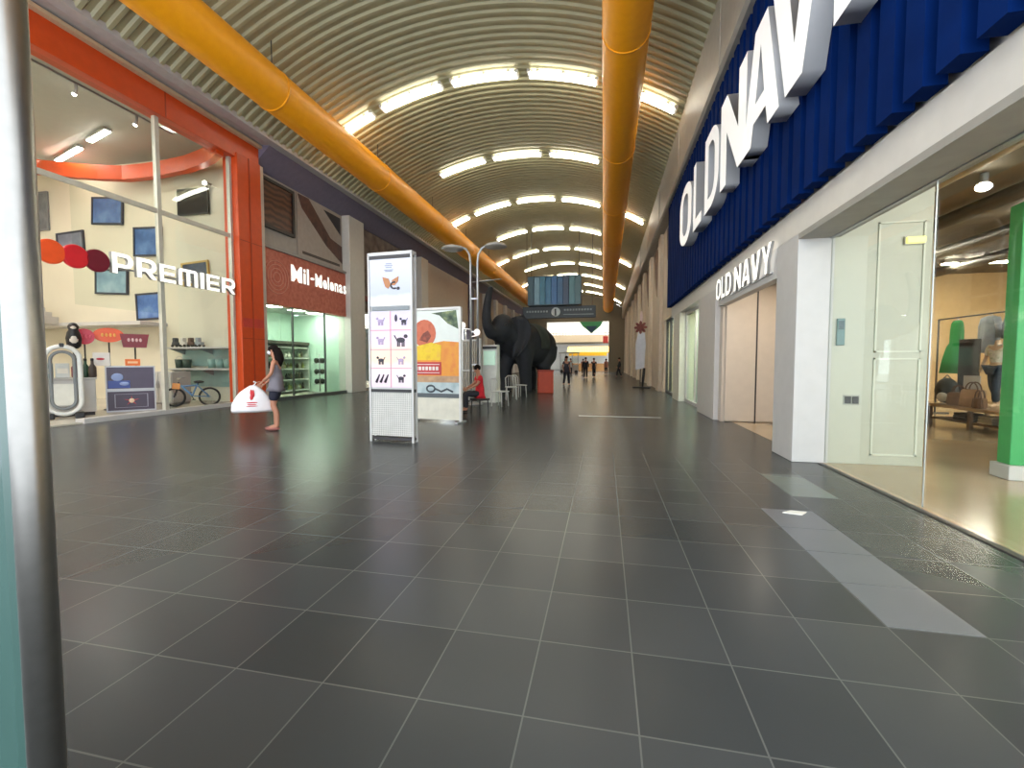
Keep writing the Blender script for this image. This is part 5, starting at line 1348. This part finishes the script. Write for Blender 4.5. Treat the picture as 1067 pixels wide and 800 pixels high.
Jd = {'pelvis': ((0, 0, .93), (.165, .125)), 'hl': ((.09, -.01, .88), .1), 'kl': ((.11, -.14, .5), .08), 'al': ((.11, -.12, .13), .065), 'hr': ((-.09, .01, .88), .1), 'kr': ((-.1, .05, .5), .08), 'ar': ((-.1, .21, .14), .065)}
m_ = skin_mesh(kj(Jd), [('pelvis', 'hl'), ('hl', 'kl'), ('kl', 'al'), ('pelvis', 'hr'), ('hr', 'kr'), ('kr', 'ar')], 'pelvis'); mb = MB(); mb.add_mesh(m_); mb.build('jeans', mat('dark_denim', (44, 58, 74), .8, var=.15, scale=20), mn)
# clothes rail behind, hanging garments
rl = thing('clothes_rail', 'dark metal clothes rail standing behind the display table', 'clothes rail', (8.2, 11.5, .004))
mb = MB(); mb.tube([(0, -1.9, 2.35), (0, 1.6, 2.35)], .016, 8); mb.build('bar', M_DARK, rl)
for y in (-1.9, 1.6):
    mb = MB(); mb.tube([(0, y, 0), (0, y, 2.36)], .02, 8); mb.box(-.3, .3, y - .02, y + .02, 0, .03); mb.build('post', M_DARK, rl)
def garment(name, label, y, z1, h, w, c, flare=1.0, sleeves=True, m_=None, group=None):
    t = thing(name, label, 'clothing', (8.2, y, 2.35), 0, group)
    n = 18; mb = MB(); rings = []
    PROF = ((0, .3, .04), (.05, .42, .06), (.2, .46, .08), (.42, .42, .09), (.5, .62, .12), (.75, .95, .15), (1, 1.15, .17)) if name == 'dress' else ((0, .32, .05), (.04, .8, .09), (.2, .84, .11), (.5, .84 * (1 + (flare - 1) * .3), .12), (.8, .84 * (1 + (flare - 1) * .75), .14), (1, .84 * flare, .15))
    for (fz, fw, fd) in PROF:
        rings.append([mb.bm.verts.new((fd * math.cos(a) * (1 + .15 * math.sin(6 * a)), w / 2 * fw * math.sin(a), z1 - 2.35 - h * fz)) for a in [2 * PI * i / n for i in range(n)]])
    for A, B in zip(rings, rings[1:]):
        for i in range(n):
            f = mb.bm.faces.new((A[i], A[(i + 1) % n], B[(i + 1) % n], B[i])); f.smooth = True
    mb.bm.faces.new(rings[0][::-1]); mb.bm.faces.new(rings[-1])
    if sleeves:
        for s in (-1, 1): mb.tube([(0, s * w * .36, z1 - 2.35 - .05), (0, s * w * .5, z1 - 2.35 - .22), (0, s * w * .54, z1 - 2.35 - h * .6)], [.06, .06, .05], 8)
    mb.build('cloth', m_ or mat('garment_%d_%d' % (c[0], c[1]), c, .8, var=.1, scale=12), t)
    mb = MB(); mb.tube([(0, -.13, z1 - 2.35 - .03), (0, 0, z1 - 2.35 + .04), (0, .13, z1 - 2.35 - .03)], .008, 6); mb.tube([(0, 0, z1 - 2.35 + .04), (0, 0, -.02), (0.02, 0, 0.02), (-.01, 0, .025)], .006, 6); mb.build('hanger', M_CHROME, t)
garment('dress', 'bright green flared dress hanging behind the wooden table', 12.5, 2.28, 1.25, .8, (26, 140, 66), 1.35, False)
garment('shirt', 'pale blue-grey shirt hanging right of the green dress', 11.58, 2.3, .8, .44, (150, 160, 172))
garment('shirt', 'slate grey shirt hanging between the pale shirt and the blue denim top', 10.97, 2.3, .85, .44, (112, 122, 138))
garment('shirt', 'blue denim top hanging at the near end of the rail', 10.28, 2.32, .75, .5, (66, 92, 138))
garment('scarf', 'lime green scarf hanging above the blue denim top', 9.79, 2.33, .5, .24, (120, 180, 60), 1.1, False)
# things on the table
t = thing('display_board', 'tall black display board standing on the table behind the bags', 'board', (7.4, 10.92, .425), math.radians(-60))
mb = MB(); mb.box(-.17, .17, -.02, .02, 0, 1.35, bev=.006); mb.build('board', M_BLACK, t)
mb = MB(); mb.box(-.19, .19, -.09, .09, 0, .02); mb.build('foot', M_DARK, t)
t = thing('price_sign', 'small white price sign in front of the black display board', 'sign', (7.25, 10.6, .425), math.radians(-58))
mb = MB(); mb.box(-.13, .13, -.012, .012, .33, .6, bev=.004); mb.build('card', M_WHITE, t)
mb = MB(); mb.tube([(0, 0, 0), (0, 0, .34)], .01, 6); mb.box(-.08, .08, -.06, .06, 0, .015); mb.build('stem', M_CHROME, t)
def handbag(label, x, y, c, w, h, d, rz):
    t = thing('handbag', label, 'bag', (x, y, .43), rz, 'bags on the display table')
    mb = MB(); mb.prism([(-w, 0), (w, 0), (w * .82, h), (-w * .82, h)], 'y', -d, d)
    bmesh.ops.bevel(mb.bm, geom=mb.bm.edges[:], offset=.02, segments=2, affect='EDGES'); mb.build('body', mat('bag_%d' % c[0], c, .6, var=.15, scale=10), t)
    for s in (-1, 1):
        mb = MB(); mb.tube([(w * .5 * math.cos(a), s * d * .6, h - .02 + .16 * math.sin(a)) for a in [PI * i / 10 for i in range(11)]], .012, 6); mb.build('strap', mat('strap_brown', (90, 62, 44), .5), t)
handbag('brown shoulder bag farthest left on the display table', 6.98, 10.53, (136, 104, 78), .17, .26, .08, -.9)
handbag('tan tote bag in the middle of the display table', 6.98, 10.16, (176, 142, 108), .19, .34, .09, -1.1)
handbag('dark brown small bag just left of the mannequin feet', 6.88, 9.86, (110, 82, 60), .1, .2, .07, -1.2)
handbag('pale tan bag right of the mannequin feet', 7.2, 9.5, (196, 164, 130), .16, .3, .08, -1.3)
t = thing('backpack', 'round black backpack with white patch at the left end of the table', 'bag', (7.05, 10.95, .43), math.radians(-60))
mb = MB(); mb.ball((0, 0, .27), (.2, .15, .27), 16, 12); mb.build('body', M_BLACK, t)
mb = MB(); mb.ball((0, -.13, .14), (.1, .05, .1), 12, 8); mb.build('pocket', mat('patch_white', (206, 204, 200), .6), t)
mb = MB(); mb.tube([(-.08, 0, .5), (0, 0, .6), (.08, 0, .5)], .014, 6); mb.build('handle', M_DARK, t)
# rear shelves of the store with bright wall
# green framed display at the right edge
gd = thing('display_stand', 'tall green framed display with pink poster on a white base in the right-hand shop', 'display stand', (5.17, 5.86, .004), math.radians(-6))
mb = MB(); mb.box(-.78, .8, -.1, .1, .16, 3.02, bev=.01); mb.build('green_frame', mat('kelly_green', (62, 160, 92), .45, emit=0, var=.03), gd)
mb = MB(); mb.box(-.6, .62, -.115, -.095, .36, 2.8); mb.build('poster', mat('lilac_poster', (214, 182, 206), .4, var=.06), gd)
mb = MB(); mb.box(-.82, .84, -.16, .14, 0, .16, bev=.01); mb.build('base', M_WHITE, gd)
# ceiling lights and pipe
for (x, y, lab) in ((5.7, 8.3, 'near spotlight on the dark store ceiling above the white panel wall'), (9.9, 14.2, 'farther spotlight on the dark store ceiling above the clothes rail'), (6.2, 5.4, 'spotlight on the dark store ceiling above the green display frame'), (8.0, 10.6, 'spotlight on the dark store ceiling over the display table')):
    t = thing('spotlight', lab, 'spotlight', (x, y, 4.2), 0, 'ceiling spotlights of the right-hand shop')
    mb = MB(); mb.tube([(0, 0, 0), (0, 0, -.12), (-.04, -.05, -.22)], [.05, .05, .1], 12); mb.build('body', M_WHITE, t)
    mb = MB(); mb.ball((-.042, -.054, -.225), (.09, .09, .05), 12, 8); mb.build('lens', mat('spot_lens', (255, 245, 225), .3, emit=30), t)
for (x, y, l, lab) in ((10.2, 15.0, 1.6, 'long tube light low on the store ceiling above the green dress'), (8.8, 7.2, 1.6, 'added tube light on the store ceiling right of the clothes rail'), (6.0, 3.2, 1.6, 'added tube light on the store ceiling near the entrance'),
                    (10.5, 4.0, 1.6, 'added tube light on the store ceiling deep right of the green display'), (11.5, 8.5, 1.6, 'added tube light on the store ceiling farthest right'), (6.0, 0.8, 1.6, 'added tube light on the store ceiling closest to the camera side'), (7.0, 13.5, 1.6, 'added tube light on the store ceiling behind the pale column')):
    t = thing('tube_light', lab, 'ceiling light', (x, y, 4.1), 0, 'tube lights of the right-hand shop')  # all tubes but the first are added to brighten the store
    mb = MB(); mb.box(-l / 2, l / 2, -.1, .1, 0, .1, bev=.01); mb.build('housing', M_WHITE, t)
    mb = MB(); mb.box(-l / 2 + .03, l / 2 - .03, -.09, .09, -.03, .002, bev=.008); mb.build('diffuser', mat('store_tube', (255, 246, 226), .4, emit=60), t)
pp_ = tag(MB().tube([(4.85, 1.0, 3.95), (4.95, 9.0, 3.98)], .06, 12).build('ceiling_pipe', mat('pipe_pale', (196, 186, 160), .4), origin=(4.9, 5, 3.96)), 'pale pipe running under the dark store ceiling toward the back', 'pipe')
for i, x in enumerate((6.4, 8.1, 9.8)):
    tag(MB().tube([(x, 2.0, 4.0), (x, 17.3, 4.0)], .13, 12).build('ceiling_duct', mat('duct_dark', (88, 82, 70), .5), origin=(x, 9, 4.0)), ['nearest', 'middle', 'farthest'][i] + ' dark round duct under the store ceiling', 'air duct', 'ducts under the store ceiling')
# interior of the far display window on the right
W = MB(); W.box(4.9, 5.0, 10.6, 20.2, 0, 3.1); W.box(2.9, 5.0, 20.1, 20.2, 0, 3.1); struct('wall_far_store', W, mat('far_store', (206, 204, 184), .6)) if False else W.bm.free()
for i, (y, lab) in enumerate(((13.4, 'added light panel above the far display window past the grey column'), (18.2, 'added light panel behind the dark framed glass door past the display window'))):
    t = thing('ceiling_panel', lab, 'ceiling light', (3.5, y, 3.0))  # panel added to light the space behind the glass
    mb = MB(); mb.box(-.35, .35, -.7, .7, -.03, .02); mb.build('frame', M_WHITE, t)
    mb = MB(); mb.box(-.31, .31, -.66, .66, -.05, -.025); mb.build('diffuser', M_TUBEIN, t)
t = thing('ceiling_panel', 'added light panel in the ceiling of the beige recess behind the white pillar', 'ceiling light', (3.2, 8.6, 3.0))  # lamp added to brighten the beige doors in the recess
mb = MB(); mb.box(-.3, .3, -.9, .9, -.03, .02); mb.build('frame', M_WHITE, t)
mb = MB(); mb.box(-.27, .27, -.86, .86, -.05, -.025); mb.build('diffuser', mat('recess_fill_light', (255, 244, 225), .4, emit=6), t)
W = MB(); W.box(2.7, 3.8, 10.6, 20.2, 3.0, 3.08); struct('ceiling_far_store', W, M_WHITE)
for i, y in enumerate((13.0, 14.4, 17.6, 18.8)):
    lab = ['potted green plant display nearest the grey column in the far window', 'potted green plant display at the far side of the far window', 'potted plant behind the dark framed door, nearer one', 'potted plant behind the dark framed door, farther one'][i]
    t = thing('potted_plant', lab, 'plant', (3.2, y, .004))
    mb = MB(); mb.lathe([(.16, 0), (.22, .45), (.2, .45), (.17, .4)], (0, 0, 0), 16); mb.build('pot', M_WHITE, t)
    mb = MB(); r_ = random.Random(i)
    for k in range(26):
        a = r_.uniform(0, 2 * PI); l = r_.uniform(.4, .8); tl_ = r_.uniform(.05, .3)
        p = Vector((0, 0, .42)); q = Vector((math.cos(a) * l * tl_, math.sin(a) * l * tl_, .42 + l)); e = q + Vector((math.cos(a) * .15, math.sin(a) * .15, -.05))
        mb.tube([p, (p + q) / 2, q, e], [.008, .03, .035, .004], 5)
    mb.build('foliage', mat('leaf_green', (70, 110, 62), .6, var=.2), t)

# ================================================================== BRIGHT FOOD COURT AT THE END
W = MB(); W.box(-12, 6, 78, 78.3, 0, 10); W.box(-12.3, -12, 59.3, 78, 0, 10); W.box(6, 6.3, 59.3, 78, 0, 10); struct('wall_court', W, mat('court_white', (226, 226, 222), .6))
W = MB(); W.box(-12, 6, 70, 78, 4.4, 4.7); W.box(-12, 6, 69.9, 70, 4.4, 5.5); struct('floor_mezzanine', W, mat('mezzanine', (150, 132, 104), .6))
t = thing('mezzanine_railing', 'pale railing along the mezzanine edge of the bright food court', 'railing', (-3, 70, 4.7))
mb = MB()
for i in range(37): mb.box(-9 + .5 * i - .03, -9 + .5 * i + .03, -.02, .02, 0, 1.1)
mb.build('balusters', mat('rail_brown', (150, 130, 104), .5), t)
mb = MB(); mb.box(-9, 9, -.05, .05, 1.08, 1.16); mb.build('handrail', mat('rail_brown', (150, 130, 104), .5), t)
ys = thing('food_stall', 'yellow and orange food stall with striped awning at the far end', 'stall', (-1.9, 66, 0))
mb = MB(); mb.box(-3.4, 2.4, -.6, .6, 0, 1.1, bev=.02); mb.build('counter', mat('stall_counter', (176, 130, 80), .5), ys)
mb = MB(); mb.prism([(-.9, 2.6), (.8, 3.5), (.8, 3.6), (-.9, 2.75)], 'x', -3.5, 2.5); mb.build('awning', stripe_mat('awning_stripe', (214, 150, 36), (232, 186, 80), 1.4, 'X', .6), ys)
mb = MB(); mb.box(-3.2, 2.2, -.95, -.85, 2.2, 2.65); mb.build('sign_board', mat('stall_yellow', (236, 176, 30), .5), ys)
for x in (-3.3, 2.3):
    mb = MB(); mb.box(x - .05, x + .05, -.05, .05, 0, 3.1); mb.build('post', M_WHITE, ys)
t = thing('pennant', 'green and dark pointed pennant hung over the food court opening', 'banner', (-1.8, 61.5, 5.1))
mb = MB(); mb.prism([(-1.6, 1.7), (1.5, 1.7), (1.2, 1.1), (.0, 0.1), (-1.2, 1.1)], 'y', -.04, .04); mb.build('cloth', mat('pennant_green', (60, 130, 80), .6), t)
mb = MB(); mb.prism([(-.8, 1.1), (.8, 1.1), (.0, .12)], 'y', -.055, .055); mb.build('point', mat('pennant_dark', (36, 58, 76), .6), t)
for s in (-1, 1):
    mb = MB(); mb.tube([(s * 1.4, 0, 1.68), (s * 1.4, 0, 4.9)], .02, 6); mb.build('cord', M_DARK, t)
W = MB(); W.box(-12, 6, 59.3, 78, 9.9, 10.1); struct('ceiling_court', W, mat('court_white', (226, 226, 222), .6))
for i, x in enumerate((-9, -5.5, -2, 1.5, 4.6)):
    t = thing('ceiling_panel', ['leftmost', 'second from left', 'middle', 'second from right', 'rightmost'][i] + ' long skylight panel on the food court ceiling', 'ceiling light', (x, 67, 9.9), 0, 'skylights over the food court')
    mb = MB(); mb.box(-1.3, 1.3, -6.5, 6.5, -.05, .02); mb.build('frame', M_WHITE, t)
    mb = MB(); mb.box(-1.2, 1.2, -6.4, 6.4, -.07, -.045); mb.build('diffuser', mat('skylight', (250, 252, 255), .4, emit=4), t)
t = thing('wall_sign', 'red hanging sign at the right of the food court opening', 'sign', (.1, 62, 3.9))
mb = MB(); mb.box(-.35, .35, -.08, .08, 0, .95, bev=.04); mb.build('board', mat('court_red', (190, 60, 50), .5), t)
mb = MB(); mb.tube([(0, 0, .93), (0, 0, 6.0)], .02, 6); mb.build('cord', M_DARK, t)
for i, (x, y) in enumerate(((-4.4, 52.0), (-3.6, 50.0))):
    t = thing('market_cart', ['white market cart with glass top left of the distant shoppers', 'white market cart nearer the elephant, glass topped'][i], 'cart', (x, y, 0))
    mb = MB(); mb.box(-.7, .7, -.4, .4, .15, 1.0, bev=.02); mb.build('body', M_WHITE, t)
    mb = MB(); mb.box(-.66, .66, -.36, .36, 1.0, 1.7); mb.build('glass_case', GLASS, t)
    mb = MB(); mb.box(-.85, .85, -.5, .5, 2.3, 2.42, bev=.02)
    for sx in (-.7, .7):
        for sy in (-.4, .4): mb.box(sx - .025, sx + .025, sy - .025, sy + .025, 1.0, 2.32)
    mb.build('roof', M_WHITE, t)
    for sx in (-.5, .5):
        mb = MB(); mb.tube([(sx, -.44, .2), (sx, -.4, .2)], .2, 16); mb.tube([(sx, .4, .2), (sx, .44, .2)], .2, 16); mb.build('wheel', M_DARK, t)

# ================================================================== FOREGROUND DOOR, PAPER
d = sempty('door_1', (0, 0, 0))
mb = MB(); mb.tube([(-.795, .467, .05), (-.795, .467, 2.35)], .0205, 28); mb.build('pull_handle', M_STEEL, d)
mb = MB(); mb.box(-1.75, -.865, .476, .488, .01, 2.5); mb.build('glass_leaf', mat('tinted_door_glass', (48, 78, 72), .12), d)
mb = MB(); mb.box(-.865, -.845, .474, .49, .01, 2.5); mb.build('edge_seal', mat('teal_edge', (44, 74, 68), .3), d)
mb = MB()
for z in (.3, 2.1): mb.tube([(-.795, .467, z), (-.85, .48, z)], .009, 10)
mb.build('standoff', M_STEEL, d)
mb = MB(); mb.box(-1.8, -1.72, .45, .52, 0, 2.55); mb.box(-1.8, -.845, .46, .5, 2.5, 2.56); mb.build('frame', M_WHITE, d)
t = tag(MB().prism([(-.11, -.02), (.03, -.055), (.1, .03), (-.02, .05)], 'z', 0, .006).build('paper_scrap', mat('paper', (226, 224, 218), .6), None), 'small white paper scrap lying on the lighter floor tiles', 'paper')
t.location = (1.62, 4.16, .003)

# ================================================================== CAMERA, LIGHT
cam = bpy.data.cameras.new('camera'); co = bpy.data.objects.new('camera', cam); COL.objects.link(co)
cam.sensor_width = 36.0; cam.lens = 36.0 * 460 / 1067; cam.clip_start = .05; cam.clip_end = 300
co.location = (0, 0, 1.3); co.rotation_euler = (math.radians(90 - 2.85), 0, math.radians(11.834))
SC.camera = co
w = bpy.data.worlds.new('world'); SC.world = w; w.use_nodes = True
bg = w.node_tree.nodes['Background']; bg.inputs['Color'].default_value = (.86, .93, 1.0, 1); bg.inputs['Strength'].default_value = 1.75
SC.view_settings.view_transform = 'Standard'; SC.view_settings.look = 'None'; SC.view_settings.exposure = 1.4; SC.view_settings.gamma = 1.0
SC.view_settings.use_curve_mapping = False
SC.cycles.use_denoising = True
SC.cycles.max_bounces = 8; SC.cycles.diffuse_bounces = 4; SC.cycles.glossy_bounces = 3; SC.cycles.transparent_max_bounces = 12
SC.cycles.caustics_reflective = False; SC.cycles.caustics_refractive = False
SC.cycles.sample_clamp_indirect = 6.0
